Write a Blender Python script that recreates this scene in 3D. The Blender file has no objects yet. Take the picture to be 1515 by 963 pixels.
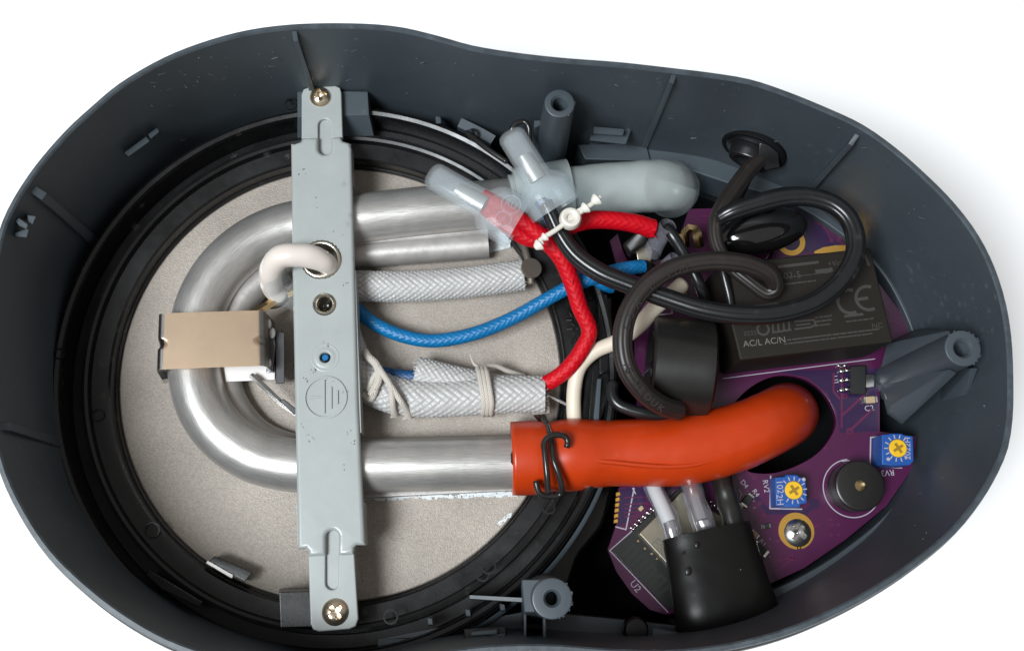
import bpy, bmesh, math, random
from mathutils import Vector, Matrix, noise as mnoise
from mathutils.geometry import tessellate_polygon
random.seed(7)
sc = bpy.context.scene
C = sc.collection
S = 0.000165            # metres per modelling unit (one unit is about one photo pixel at the plate)
F, CX, CY = 1600.0, 757.5, 481.5
# ------------------------------------------------------------------ camera
Zw = Vector((67, 367, 1600)).normalized()
Xw = Vector((1, 0, 0)); Xw = (Xw - Zw * Xw.dot(Zw)).normalized()
Yw = Zw.cross(Xw)
Rm = Matrix((Xw, Yw, Zw))                      # camera space -> world space
cam_fwd = Rm @ Vector((0, 0, -1))
CAM = -cam_fwd * 1600.0
cd = bpy.data.cameras.new('camera'); cam = bpy.data.objects.new('camera', cd); C.objects.link(cam)
cd.sensor_fit = 'HORIZONTAL'; cd.sensor_width = 36; cd.lens = F / 1515 * 36
cd.clip_start = 0.01; cd.clip_end = 50
cam.matrix_world = Matrix.Translation(CAM * S) @ Rm.to_4x4()
sc.camera = cam
# ------------------------------------------------------------------ light
w = bpy.data.worlds.new("World"); sc.world = w; w.use_nodes = True
w.node_tree.nodes['Background'].inputs[0].default_value = (1.0, 0.965, 0.93, 1)
w.node_tree.nodes['Background'].inputs[1].default_value = 0.36
def area(name, loc, target, sx, sy, power, col):
    l = bpy.data.lights.new(name, 'AREA'); l.shape = 'RECTANGLE'; l.size = sx; l.size_y = sy
    l.energy = power; l.color = col
    o = bpy.data.objects.new(name, l); C.objects.link(o); o.location = loc
    o.rotation_euler = (Vector(target) - Vector(loc)).to_track_quat('-Z', 'Y').to_euler()
    return o
area('window_light', (-0.60, -0.37, 1.24), (0, 0, 0), 0.50, 0.50, 29.0, (0.90, 0.96, 1.0))
sc.view_settings.view_transform = 'Standard'; sc.view_settings.look = 'None'
sc.view_settings.gamma = 1; sc.view_settings.use_curve_mapping = False
sc.view_settings.exposure = 0.0
sc.render.engine = 'CYCLES'
sc.cycles.max_bounces = 10; sc.cycles.transparent_max_bounces = 16
# ------------------------------------------------------------------ mapping
def P(px, py, z=0.0):
    d = Rm @ Vector((px - CX, -(py - CY), -F))
    t = (z - CAM.z) / d.z
    return CAM + d * t
def PP(pts, z): return [P(a, b, z) for a, b in pts]
# ------------------------------------------------------------------ materials
MATS = {}
def mat(name, col, rough=0.5, metal=0.0, bump=0.0, bscale=800, bdist=0.0002, var=0.0, vscale=60, coat=0.0,
        trans=0.0, sss=0.0, spec=0.5, dust=0.0, dscale=260, clear=0.0, braid=None, rvar=0.0, dustcol=(0.5, 0.5, 0.5), stretch=None, ior=1.5, var2=0.0, v2scale=30):
    m = bpy.data.materials.new(name); m.use_nodes = True; nt = m.node_tree; N = nt.nodes; L = nt.links
    b = N['Principled BSDF']
    b.inputs['Base Color'].default_value = (*col, 1); b.inputs['Roughness'].default_value = rough
    b.inputs['Metallic'].default_value = metal; b.inputs['Specular IOR Level'].default_value = spec
    b.inputs['Coat Weight'].default_value = coat; b.inputs['Coat Roughness'].default_value = 0.12
    b.inputs['Transmission Weight'].default_value = trans; b.inputs['IOR'].default_value = ior
    if sss:
        b.inputs['Subsurface Weight'].default_value = sss
        b.inputs['Subsurface Radius'].default_value = (1, 0.3, 0.12); b.inputs['Subsurface Scale'].default_value = 0.002
    tc = N.new('ShaderNodeTexCoord'); src = tc.outputs['Object']
    if stretch:
        mp = N.new('ShaderNodeMapping'); mp.inputs['Scale'].default_value = stretch
        L.new(tc.outputs['UV'], mp.inputs[0]); src = mp.outputs[0]
    colsock = None
    if var:
        nz = N.new('ShaderNodeTexNoise'); nz.inputs['Scale'].default_value = vscale; nz.inputs['Detail'].default_value = 8
        nz.inputs['Roughness'].default_value = 0.65
        L.new(src, nz.inputs['Vector'])
        mr = N.new('ShaderNodeMapRange'); mr.inputs[1].default_value = 0.3; mr.inputs[2].default_value = 0.7
        mr.inputs[3].default_value = 1 - var; mr.inputs[4].default_value = 1 + var
        L.new(nz.outputs[0], mr.inputs[0])
        hs = N.new('ShaderNodeVectorMath'); hs.operation = 'SCALE'; hs.inputs[0].default_value = col
        fac = mr.outputs[0]
        if var2:
            n2 = N.new('ShaderNodeTexNoise'); n2.inputs['Scale'].default_value = v2scale; n2.inputs['Detail'].default_value = 5
            n2.inputs['Distortion'].default_value = 0.6; L.new(tc.outputs['Object'], n2.inputs['Vector'])
            q2 = N.new('ShaderNodeMapRange'); q2.inputs[1].default_value = 0.32; q2.inputs[2].default_value = 0.68
            q2.inputs[3].default_value = 1 - var2; q2.inputs[4].default_value = 1 + var2; L.new(n2.outputs[0], q2.inputs[0])
            mm = N.new('ShaderNodeMath'); mm.operation = 'MULTIPLY'; L.new(fac, mm.inputs[0]); L.new(q2.outputs[0], mm.inputs[1]); fac = mm.outputs[0]
        L.new(fac, hs.inputs['Scale']); colsock = hs.outputs[0]
        L.new(colsock, b.inputs['Base Color'])
        if rvar:
            m2 = N.new('ShaderNodeMapRange'); m2.inputs[1].default_value = 0.3; m2.inputs[2].default_value = 0.7
            m2.inputs[3].default_value = max(0.02, rough - rvar); m2.inputs[4].default_value = min(1, rough + rvar)
            L.new(nz.outputs[0], m2.inputs[0]); L.new(m2.outputs[0], b.inputs['Roughness'])
    if dust:
        vo = N.new('ShaderNodeTexVoronoi'); vo.inputs['Scale'].default_value = dscale
        n3 = N.new('ShaderNodeTexNoise'); n3.inputs['Scale'].default_value = dscale * 2.5
        nv = N.new('ShaderNodeVectorMath'); nv.operation = 'MULTIPLY_ADD'
        nv.inputs[1].default_value = (0.004, 0.004, 0.004)
        L.new(n3.outputs['Color'], nv.inputs[0]); L.new(tc.outputs['Object'], nv.inputs[2]); L.new(nv.outputs[0], vo.inputs['Vector'])
        n4 = N.new('ShaderNodeTexNoise'); n4.inputs['Scale'].default_value = 45; n4.inputs['Detail'].default_value = 3
        L.new(tc.outputs['Object'], n4.inputs['Vector'])
        th = N.new('ShaderNodeMapRange'); th.inputs[1].default_value = 0.40; th.inputs[2].default_value = 0.72
        th.inputs[3].default_value = 0.0; th.inputs[4].default_value = 0.17
        L.new(n4.outputs[0], th.inputs[0])
        lt = N.new('ShaderNodeMath'); lt.operation = 'LESS_THAN'
        L.new(vo.outputs['Distance'], lt.inputs[0]); L.new(th.outputs[0], lt.inputs[1])
        ml = N.new('ShaderNodeMath'); ml.operation = 'MULTIPLY'; ml.inputs[1].default_value = dust
        L.new(lt.outputs[0], ml.inputs[0])
        mx = N.new('ShaderNodeMix'); mx.data_type = 'RGBA'
        L.new(ml.outputs[0], mx.inputs[0])
        if colsock: L.new(colsock, mx.inputs[6])
        else: mx.inputs[6].default_value = (*col, 1)
        mx.inputs[7].default_value = (*dustcol, 1)
        L.new(mx.outputs[2], b.inputs['Base Color'])
    h = None
    if bump:
        nb = N.new('ShaderNodeTexNoise'); nb.inputs['Scale'].default_value = bscale; nb.inputs['Detail'].default_value = 4
        L.new(src, nb.inputs['Vector']); h = nb.outputs[0]
    if braid:
        # woven relief from the tube's own UVs (u along, v around, in modelling units)
        sx = N.new('ShaderNodeSeparateXYZ'); L.new(tc.outputs['UV'], sx.inputs[0])
        def lin(sgn):
            a = N.new('ShaderNodeMath'); a.operation = 'MULTIPLY_ADD'; a.inputs[1].default_value = sgn
            L.new(sx.outputs[1], a.inputs[0]); L.new(sx.outputs[0], a.inputs[2])
            k = N.new('ShaderNodeMath'); k.operation = 'MULTIPLY'; k.inputs[1].default_value = math.pi / braid
            L.new(a.outputs[0], k.inputs[0])
            s_ = N.new('ShaderNodeMath'); s_.operation = 'SINE'; L.new(k.outputs[0], s_.inputs[0]); return s_.outputs[0]
        pr = N.new('ShaderNodeMath'); pr.operation = 'MULTIPLY'; L.new(lin(1.0), pr.inputs[0]); L.new(lin(-1.0), pr.inputs[1])
        ab = N.new('ShaderNodeMath'); ab.operation = 'ABSOLUTE'; L.new(pr.outputs[0], ab.inputs[0]); h = ab.outputs[0]
        bump = bump or 0.8
    if h is not None:
        bp = N.new('ShaderNodeBump'); bp.inputs['Strength'].default_value = bump; bp.inputs['Distance'].default_value = bdist
        L.new(h, bp.inputs['Height']); L.new(bp.outputs[0], b.inputs['Normal'])
        if coat: L.new(bp.outputs[0], b.inputs['Coat Normal'])
    if clear:
        tr = N.new('ShaderNodeBsdfTransparent'); tr.inputs[0].default_value = (0.93, 0.96, 0.97, 1)
        ms = N.new('ShaderNodeMixShader'); ms.inputs[0].default_value = clear
        L.new(b.outputs[0], ms.inputs[1]); L.new(tr.outputs[0], ms.inputs[2])
        L.new(ms.outputs[0], N['Material Output'].inputs[0])
    MATS[name] = m; return m
white_table = mat('white_table', (0.92, 0.92, 0.92), 0.6)
plastic = mat('slate_plastic', (0.048, 0.061, 0.072), 0.44, bump=0.05, bscale=2500, var=0.10, vscale=35, rvar=0.08, dust=0.5, dscale=330, dustcol=(0.30, 0.31, 0.32))
plastic_rim = mat('slate_plastic_rim', (0.044, 0.056, 0.066), 0.5, bump=0.25, bscale=900, var=0.35, vscale=300, dust=0.7, dscale=420, dustcol=(0.4, 0.4, 0.42))
black_pl = mat('black_plastic', (0.0062, 0.0062, 0.0066), 0.30, spec=0.38, bump=0.06, bscale=1500, var=0.3, vscale=80, rvar=0.1, dust=0.4, dscale=220, dustcol=(0.2, 0.19, 0.18))
shade_black = mat('shade_black', (0.0035, 0.0035, 0.004), 0.75, spec=0.15)  # near-black base colour carries the shade of deep recesses
plate_al = mat('sandblasted_aluminium', (0.355, 0.312, 0.271), 0.58, metal=0.35, bump=0.8, bscale=3400, bdist=0.00018, var=0.20, vscale=2000, var2=0.13, v2scale=38, dust=0.6, dscale=800, dustcol=(0.12, 0.09, 0.07))
tube_al = mat('bright_aluminium', (0.47, 0.455, 0.435), 0.33, metal=0.68, bump=0.16, bscale=1.3, bdist=0.00015, var=0.15, vscale=0.8, rvar=0.08, stretch=(0.045, 1.0, 1), var2=0.16, v2scale=70, dust=0.5, dscale=520, dustcol=(0.85, 0.85, 0.83))
heat_al = mat('dull_aluminium', (0.44, 0.42, 0.40), 0.42, metal=0.6, bump=0.15, bscale=900, var=0.15, vscale=150, rvar=0.1)
paste = mat('white_paste', (0.62, 0.65, 0.66), 0.7, bump=0.5, bscale=900)
bracket_m = mat('pale_grey_paint', (0.322, 0.345, 0.336), 0.36, coat=0.25, bump=0.12, bscale=350, var=0.05, vscale=120, dust=0.5, dscale=160, dustcol=(0.12, 0.11, 0.1))
nickel = mat('nickel', (0.62, 0.58, 0.50), 0.25, metal=1.0, bump=0.1, bscale=900)
gold_screw = mat('yellow_zinc', (0.74, 0.63, 0.48), 0.30, metal=1.0, bump=0.08, bscale=700)
steel = mat('steel', (0.55, 0.54, 0.52), 0.28, metal=1.0, bump=0.06, bscale=900, var=0.1, vscale=200)
warm_reflection_steel = mat('warm_reflection_steel', (0.70, 0.53, 0.38), 0.36, metal=0.6, bump=0.05, bscale=600, var=0.05, vscale=60)  # plain steel whose warm reflection is put into the base colour
dark_steel = mat('dark_steel', (0.10, 0.10, 0.105), 0.35, metal=0.8)
black_wire_m = mat('black_spring_steel', (0.035, 0.033, 0.032), 0.22, metal=0.6, spec=0.7)
ceramic = mat('white_ceramic', (0.60, 0.58, 0.56), 0.45)
glassfibre = mat('white_glassfibre', (0.405, 0.40, 0.39), 0.36, var=0.06, vscale=300)
glassfibre_shaded = mat('shaded_glassfibre', (0.46, 0.37, 0.29), 0.5, var=0.1, vscale=300)  # white glass fibre with its warm shading put into the colour; not assigned
thread_m = mat('cream_thread', (0.60, 0.55, 0.49), 0.6, braid=3.4, bdist=0.0002)
red_b = mat('red_braid', (0.47, 0.001, 0.008), 0.5, spec=0.22, bump=0.3, bscale=2500, var=0.15, vscale=400, dust=0.25, dscale=600, dustcol=(0.7, 0.12, 0.14))
blue_b = mat('blue_braid', (0.002, 0.125, 0.31), 0.38, spec=0.35, bump=0.2, bscale=2500, var=0.15, vscale=400)
navy_b = mat('navy_braid', (0.006, 0.06, 0.17), 0.45)
cream = mat('cream_pvc', (0.66, 0.58, 0.47), 0.42, bump=0.05, bscale=500, sss=0.1)
cream_shrink = mat('cream_shrink', (0.66, 0.59, 0.54), 0.3, bump=0.12, bscale=220, coat=0.3)
black_cable = mat('black_pvc', (0.0085, 0.009, 0.0098), 0.27, bump=0.06, bscale=700, var=0.2, vscale=150, dust=0.3, dscale=350, dustcol=(0.2, 0.2, 0.2))
brown_cable = mat('brownish_black_rubber', (0.017, 0.013, 0.012), 0.42, bump=0.08, bscale=700, var=0.2, vscale=150, dust=0.3, dscale=350, dustcol=(0.2, 0.18, 0.16))
shrink_black = mat('black_shrink_tube', (0.0115, 0.0108, 0.0100), 0.34, bump=0.10, bscale=120, bdist=0.0008, var=0.2, vscale=60, dust=0.25, dscale=240, dustcol=(0.1, 0.1, 0.1))
clear_cap = mat('frosted_clear_plastic', (0.74, 0.76, 0.78), 0.13, clear=0.865, spec=0.6, bump=0.05, bscale=250)
clear_tube = mat('clear_sleeve_plastic', (0.40, 0.38, 0.44), 0.12, clear=0.80, spec=0.7, bump=0.2, bscale=260)
silicone = mat('milky_silicone', (0.56, 0.61, 0.60), 0.25, clear=0.50, sss=0.0, bump=0.05, bscale=200, var=0.06, vscale=50, dust=0.6, dscale=300, dustcol=(0.7, 0.7, 0.7))
orange = mat('orange_silicone', (0.44, 0.036, 0.004), 0.30, sss=0.06, bump=0.12, bscale=40, bdist=0.0009, var=0.10, vscale=60, dust=0.5, dscale=330, dustcol=(0.85, 0.4, 0.25), spec=0.45)
pcb_m = mat('purple_soldermask', (0.060, 0.007, 0.043), 0.30, coat=0.2, bump=0.04, bscale=300, var=0.10, vscale=40)
pcb_dark = mat('purple_bare_mask', (0.024, 0.008, 0.045), 0.30, coat=0.2, bump=0.04, bscale=300)
trace_m = mat('magenta_trace', (0.10, 0.011, 0.050), 0.30, coat=0.2)
pcb_edge = mat('board_edge', (0.16, 0.12, 0.16), 0.7)
silk = mat('white_silkscreen', (0.36, 0.33, 0.38), 0.6)
goldpad = mat('gold_plating', (0.75, 0.42, 0.09), 0.32, metal=0.8)
solder = mat('solder', (0.62, 0.60, 0.58), 0.2, metal=1.0)
chip_black = mat('chip_black', (0.012, 0.012, 0.013), 0.55, bump=0.1, bscale=1500)
module_m = mat('module_case', (0.013, 0.0105, 0.0075), 0.6, spec=0.25, bump=0.25, bscale=1800, var=0.12, vscale=90)
module_ink = mat('module_ink', (0.036, 0.033, 0.028), 0.6)
module_ink2 = mat('module_ink_bright', (0.13, 0.12, 0.105), 0.6)
gloss_black = mat('gloss_black_epoxy', (0.006, 0.0055, 0.006), 0.10, spec=0.6, coat=0.4)
trim_blue = mat('trimmer_blue', (0.012, 0.075, 0.30), 0.42, bump=0.08, bscale=900, var=0.08, vscale=200)
trim_yel = mat('trimmer_yellow', (0.72, 0.43, 0.015), 0.42)
trim_slot = mat('trimmer_slot', (0.28, 0.15, 0.008), 0.6)
shield_m = mat('shield_can', (0.30, 0.265, 0.205), 0.38, metal=0.8, bump=0.06, bscale=700, var=0.15, vscale=100, dust=0.3, dscale=500)
ant_m = mat('antenna_trace', (0.0145, 0.0155, 0.0145), 0.4)
module_board = mat('radio_board', (0.012, 0.013, 0.012), 0.35, coat=0.2)
brass = mat('brass', (0.68, 0.50, 0.26), 0.25, metal=1.0)
tancap = mat('tan_ceramic', (0.42, 0.30, 0.18), 0.5)
nylon = mat('natural_nylon', (0.70, 0.67, 0.60), 0.35, clear=0.12)
oxid = mat('oxidised_steel', (0.26, 0.225, 0.185), 0.42, metal=0.8, bump=0.1, bscale=700)
# ------------------------------------------------------------------ object helpers
WLOC = {}
def thing(name, label, cat, base, group=None):
    o = bpy.data.objects.new(name, None); C.objects.link(o)
    o.empty_display_size = 0.005
    o.location = base * S; WLOC[o.name] = base * S
    o['label'] = label; o['category'] = cat
    if group: o['group'] = group
    return o
CLAMP = []                      # outline everything inside the housing has to stay within
def keep_inside(bm):
    poly = CLAMP; n = len(poly)
    cx = sum(p.x for p in poly) / n; cy = sum(p.y for p in poly) / n
    for v in bm.verts:
        x, y = v.co.x, v.co.y; ins = False; best = None
        for i in range(n):
            a, b = poly[i-1], poly[i]
            if (a.y > y) != (b.y > y) and x < (b.x - a.x) * (y - a.y) / (b.y - a.y) + a.x: ins = not ins
        if ins: continue
        for i in range(n):
            a, b = poly[i-1], poly[i]; dx, dy = b.x - a.x, b.y - a.y; l = dx*dx + dy*dy
            t = max(0, min(1, ((x - a.x)*dx + (y - a.y)*dy) / l)) if l else 0
            qx, qy = a.x + dx*t, a.y + dy*t; d = (qx - x)**2 + (qy - y)**2
            if best is None or d < best[0]: best = (d, qx, qy)
        v.co.x, v.co.y = best[1], best[2]
def finish(name, bm, m, parent=None, smooth=35, kind=None, label=None):
    top = parent.parent or parent if parent else None
    if CLAMP and top and top.name in ('appliance_housing', 'seat_ring', 'cord_grommet', 'shrink_sleeve', 'hose_clip', 'circuit_board') and name != 'base_pan': keep_inside(bm)
    me = bpy.data.meshes.new(name)
    bmesh.ops.recalc_face_normals(bm, faces=bm.faces) if bm.faces else None
    bm.to_mesh(me); bm.free()
    me.transform(Matrix.Scale(S, 4))
    xs = [v.co for v in me.vertices]
    lo = Vector((min(v.x for v in xs), min(v.y for v in xs), min(v.z for v in xs)))
    hi = Vector((max(v.x for v in xs), max(v.y for v in xs), max(v.z for v in xs)))
    c = Vector(((lo.x + hi.x) / 2, (lo.y + hi.y) / 2, lo.z))
    me.transform(Matrix.Translation(-c))
    o = bpy.data.objects.new(name, me); C.objects.link(o)
    for mm in (m if isinstance(m, (list, tuple)) else [m]): me.materials.append(mm)
    if smooth:
        me.shade_smooth()
        if smooth < 180: me.set_sharp_from_angle(angle=math.radians(smooth))
    if smooth and smooth <= 50 and len(me.polygons) < 4000:
        wn = o.modifiers.new('weighted_normal', 'WEIGHTED_NORMAL'); wn.keep_sharp = True; wn.weight = 60
    WLOC[o.name] = c
    if parent:
        o.parent = parent; o.location = c - WLOC[parent.name]
    else: o.location = c
    if kind: o['kind'] = kind
    if label: o['label'] = label
    return o
def tag(o, label, cat, group=None):
    o['label'] = label; o['category'] = cat
    if group: o['group'] = group
    return o
# ------------------------------------------------------------------ mesh helpers (all in modelling units)
def catmull(pts, step=6.0, closed=False):
    n = len(pts); out = []
    rng = range(n if closed else n - 1)
    for i in rng:
        if closed: p0, p1, p2, p3 = pts[i-1], pts[i], pts[(i+1) % n], pts[(i+2) % n]
        else:
            p1, p2 = pts[i], pts[i+1]
            p0 = pts[i-1] if i > 0 else p1 * 2 - p2
            p3 = pts[i+2] if i + 2 < n else p2 * 2 - p1
        k = max(1, int((p2 - p1).length / step))
        a = 0.5
        t0 = 0; t1 = t0 + max(1e-4, (p1 - p0).length) ** a; t2 = t1 + max(1e-4, (p2 - p1).length) ** a; t3 = t2 + max(1e-4, (p3 - p2).length) ** a
        for j in range(k):
            t = t1 + (t2 - t1) * j / k
            A1 = p0 * ((t1 - t) / (t1 - t0)) + p1 * ((t - t0) / (t1 - t0))
            A2 = p1 * ((t2 - t) / (t2 - t1)) + p2 * ((t - t1) / (t2 - t1))
            A3 = p2 * ((t3 - t) / (t3 - t2)) + p3 * ((t - t2) / (t3 - t2))
            B1 = A1 * ((t2 - t) / (t2 - t0)) + A2 * ((t - t0) / (t2 - t0))
            B2 = A2 * ((t3 - t) / (t3 - t1)) + A3 * ((t - t1) / (t3 - t1))
            out.append(B1 * ((t2 - t) / (t2 - t1)) + B2 * ((t - t1) / (t2 - t1)))
    if not closed: out.append(pts[-1].copy())
    return out
def tube(pts, rad, seg=20, step=6.0, sec=None, caps=True, bm=None, flat=1.0, smooth=True, disp=None, wob=0.0):
    """pts: list of Vectors; rad: number or per-point list; sec(theta): section factor; flat: vertical squash"""
    bm = bm or bmesh.new()
    uvl = bm.loops.layers.uv.verify()
    if smooth:
        r_in = rad if isinstance(rad, (list, tuple)) else [rad] * len(pts)
        q4 = [Vector((p.x, p.y, p.z, r)) for p, r in zip(pts, r_in)]
        q = catmull(q4, step)
        pth = [Vector((v[0], v[1], v[2])) for v in q]; rr = [v[3] for v in q]
    else:
        pth = [p.copy() for p in pts]; rr = list(rad) if isinstance(rad, (list, tuple)) else [rad] * len(pts)
    n = len(pth)
    up = Vector((0, 0, 1)); prev = None; rings = []; ulen = 0; us = []
    for i in range(n):
        a = pth[max(0, i-1)]; b = pth[min(n-1, i+1)]
        t = (b - a)
        if t.length < 1e-6: t = Vector((0, 0, -1))
        t.normalize()
        if prev is None:
            nn = up - t * up.dot(t)
            if nn.length < 0.1: nn = Vector((0, 1, 0)) - t * t.y
        else:
            nn = prev - t * prev.dot(t)
            uu = up - t * up.dot(t)
            if uu.length > 0.5: nn = nn.normalized() * 0.7 + uu.normalized() * 0.3 if nn.dot(uu) > 0 else nn
        nn.normalize(); prev = nn; side = t.cross(nn)
        if i > 0: ulen += (pth[i] - pth[i-1]).length
        us.append(ulen)
        ring = []
        for s in range(seg):
            th = 2 * math.pi * s / seg
            r = rr[i] * (sec(th) if sec else 1.0)
            if disp: r += disp(ulen, th)
            d = side * math.cos(th) * r + nn * math.sin(th) * r * flat
            if wob: d *= 1 + wob * mnoise.noise(pth[i] * 0.05 + d * 0.04)
            ring.append(bm.verts.new(pth[i] + d))
        rings.append(ring)
    for i in range(n - 1):
        for s in range(seg):
            f = bm.faces.new((rings[i][s], rings[i][(s+1) % seg], rings[i+1][(s+1) % seg], rings[i+1][s]))
            c0 = 2 * math.pi * max(rr[i], 0.1)
            for lp, (uu, vv) in zip(f.loops, ((us[i], s), (us[i], s+1), (us[i+1], s+1), (us[i+1], s))):
                lp[uvl].uv = (uu, vv / seg * c0)
    if caps:
        bm.faces.new(list(reversed(rings[0]))); bm.faces.new(rings[-1])
    return bm
def px_tube(l, rad, **k): return tube([P(*q) for q in l], rad, **k)
def lathe(origin, axis, prof, seg=40, bm=None, flat=1.0, up=Vector((0, 0, 1))):
    """prof: (distance along axis, radius) list"""
    bm = bm or bmesh.new(); axis = axis.normalized()
    nn = up - axis * up.dot(axis)
    if nn.length < 0.05: nn = Vector((0, 1, 0)) - axis * axis.y
    nn.normalize(); sd = axis.cross(nn); rings = []
    for t, r in prof:
        if r < 1e-4: rings.append([bm.verts.new(origin + axis * t)]); continue
        rings.append([bm.verts.new(origin + axis * t + sd * math.cos(2*math.pi*s/seg) * r + nn * math.sin(2*math.pi*s/seg) * r * flat) for s in range(seg)])
    for a, b in zip(rings, rings[1:]):
        for s in range(seg):
            A = [a[s % len(a)], a[(s+1) % len(a)]]; B = [b[(s+1) % len(b)], b[s % len(b)]]
            vs = []
            for v in A + B:
                if v not in vs: vs.append(v)
            if len(vs) > 2: bm.faces.new(vs)
    return bm
def offset(poly, o):
    """inward offset of a closed ccw polygon (list of 2D/3D vectors)"""
    n = len(poly); out = []
    for i in range(n):
        a, b, c = poly[i-1], poly[i], poly[(i+1) % n]
        e1 = Vector((b.x-a.x, b.y-a.y)); e2 = Vector((c.x-b.x, c.y-b.y))
        if e1.length < 1e-6: e1 = e2
        if e2.length < 1e-6: e2 = e1
        e1.normalize(); e2.normalize()
        n1 = Vector((-e1.y, e1.x)); n2 = Vector((-e2.y, e2.x)); m = n1 + n2
        if m.length < 1e-4: m = n1
        m.normalize(); k = max(0.4, m.dot(n1))
        out.append(Vector((b.x + m.x * o / k, b.y + m.y * o / k, b.z if len(b) > 2 else 0)))
    return out
def ccw(poly):
    a = sum(p.x * q.y - q.x * p.y for p, q in zip(poly, poly[1:] + poly[:1]))
    return poly if a > 0 else list(reversed(poly))
def rounded(pts, r, n=5):
    out = []; k = len(pts)
    for i in range(k):
        a, b, c = pts[i-1], pts[i], pts[(i+1) % k]
        d1 = (a - b); d2 = (c - b); l = min(r, d1.length * 0.48, d2.length * 0.48)
        p = b + d1.normalized() * l; q = b + d2.normalized() * l
        for j in range(n + 1):
            t = j / n
            out.append(p * (1-t)**2 + b * 2*t*(1-t) + q * t*t)
    return out
def circle(c, r, n=32): return [Vector((c.x + r*math.cos(2*math.pi*i/n), c.y + r*math.sin(2*math.pi*i/n), c.z)) for i in range(n)]
def prism(outline, z0, z1, holes=(), bevel=0.0, bm=None, bottom=True):
    bm = bm or bmesh.new()
    O = ccw(outline); H = [list(reversed(ccw(h))) for h in holes]
    loops_top = []; loops_bot = []
    for L_ in [O] + H:
        levels = [(0, z0)] + ([(bevel*(1-math.cos(a)), z1 - bevel + bevel*math.sin(a)) for a in (0, 0.4, 0.8, 1.2, 1.5708)] if bevel else [(0, z1)])
        rings = []
        for o, z in levels:
            q = offset(L_, o) if o else L_
            rings.append([bm.verts.new((p.x, p.y, z)) for p in q])
        for a, b in zip(rings, rings[1:]):
            for s in range(len(a)):
                bm.faces.new((a[s], a[(s+1) % len(a)], b[(s+1) % len(a)], b[s]))
        loops_top.append(rings[-1]); loops_bot.append(rings[0])
    for loops, on in ((loops_top, True), (loops_bot, bottom)):
        if not on: continue
        flat = [v for l in loops for v in l]
        for t in tessellate_polygon([[Vector((v.co.x, v.co.y, 0)) for v in l] for l in loops]):
            try: bm.faces.new([flat[i] for i in t])
            except ValueError: pass
    return bm
def px_prism(pts, z0, z1, rnd=0, **k):
    q = PP(pts, z1)
    if rnd: q = rounded(q, rnd)
    return prism(q, z0, z1, **k)
def hull(pts, bm=None):
    bm = bm or bmesh.new()
    vs = [bm.verts.new(p) for p in pts]
    r = bmesh.ops.convex_hull(bm, input=vs)
    bmesh.ops.delete(bm, geom=[g for g in r['geom_interior'] if isinstance(g, bmesh.types.BMVert)], context='VERTS')
    return bm
def px_hull(l, bm=None): return hull([P(*q) for q in l], bm)
def bevel_all(bm, w, seg=2, ang=30):
    es = [e for e in bm.edges if len(e.link_faces) == 2 and e.calc_face_angle(0) > math.radians(ang)]
    bmesh.ops.bevel(bm, geom=es, offset=w, segments=seg, affect='EDGES', profile=0.6)
    return bm
def blob(c, rx, ry, rz, bm=None, rot=0.0, sub=2, noise=0.0):
    bm = bm or bmesh.new()
    M = Matrix.Translation(c) @ Matrix.Rotation(rot, 4, 'Z') @ Matrix.Diagonal((rx, ry, rz, 1))
    r = bmesh.ops.create_icosphere(bm, subdivisions=sub, radius=1.0, matrix=M)
    if noise:
        for v in r['verts']: v.co += (v.co - c) * noise * mnoise.noise(v.co * 0.13)
    return bm
def text(s, px, py, z, size, ang, m, parent, name='lettering', ext=0.25, sx=1.0, align='CENTER', mirror=False):
    cu = bpy.data.curves.new('t', 'FONT'); cu.body = s; cu.size = 1.0; cu.align_x = align; cu.align_y = 'CENTER'
    cu.resolution_u = 3; cu.extrude = ext / size
    o = bpy.data.objects.new('t', cu); C.objects.link(o)
    dg = bpy.context.evaluated_depsgraph_get()
    me = bpy.data.meshes.new_from_object(o.evaluated_get(dg))
    bpy.data.objects.remove(o); bpy.data.curves.remove(cu)
    bm = bmesh.new(); bm.from_mesh(me); bpy.data.meshes.remove(me)
    c = P(px, py, z)
    M = Matrix.Translation(c) @ Matrix.Rotation(math.radians(ang), 4, 'Z') @ Matrix.Diagonal((size * sx * (-1 if mirror else 1), size, size, 1))
    bm.transform(M)
    return finish(name, bm, m, parent, smooth=0)
def line_strip(pts, z, wdt, bm=None, h=0.9):
    """flat raised strip along px points"""
    bm = bm or bmesh.new()
    q = PP(pts, z)
    for a, b in zip(q, q[1:]):
        d = (b - a); d.z = 0; d.normalize(); nrm = Vector((-d.y, d.x, 0)) * wdt / 2
        a2 = a - d * wdt * 0.3; b2 = b + d * wdt * 0.3
        prism([a2 - nrm, b2 - nrm, b2 + nrm, a2 + nrm], z, z + h + random.uniform(0, 0.2), bm=bm, bottom=False)
    return bm
def ring_strip(c, r, wdt, z, a0=0, a1=360, n=48, h=0.5, bm=None):
    bm = bm or bmesh.new()
    inn = []; out = []
    for i in range(n + 1):
        a = math.radians(a0 + (a1 - a0) * i / n)
        inn.append(Vector((c.x + (r - wdt/2) * math.cos(a), c.y + (r - wdt/2) * math.sin(a), z)))
        out.append(Vector((c.x + (r + wdt/2) * math.cos(a), c.y + (r + wdt/2) * math.sin(a), z)))
    if a1 - a0 >= 360:
        return prism(out[:-1], z, z + h, holes=[inn[:-1]], bm=bm)
    return prism(out + list(reversed(inn)), z, z + h, bm=bm)
# ================================================================== the surface below
ZT = -170.0
bm = bmesh.new()
bmesh.ops.create_grid(bm, x_segments=1, y_segments=1, size=9000, matrix=Matrix.Translation((0, 0, ZT)))
o = finish('tabletop', bm, white_table, smooth=0); o['kind'] = 'structure'
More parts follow.
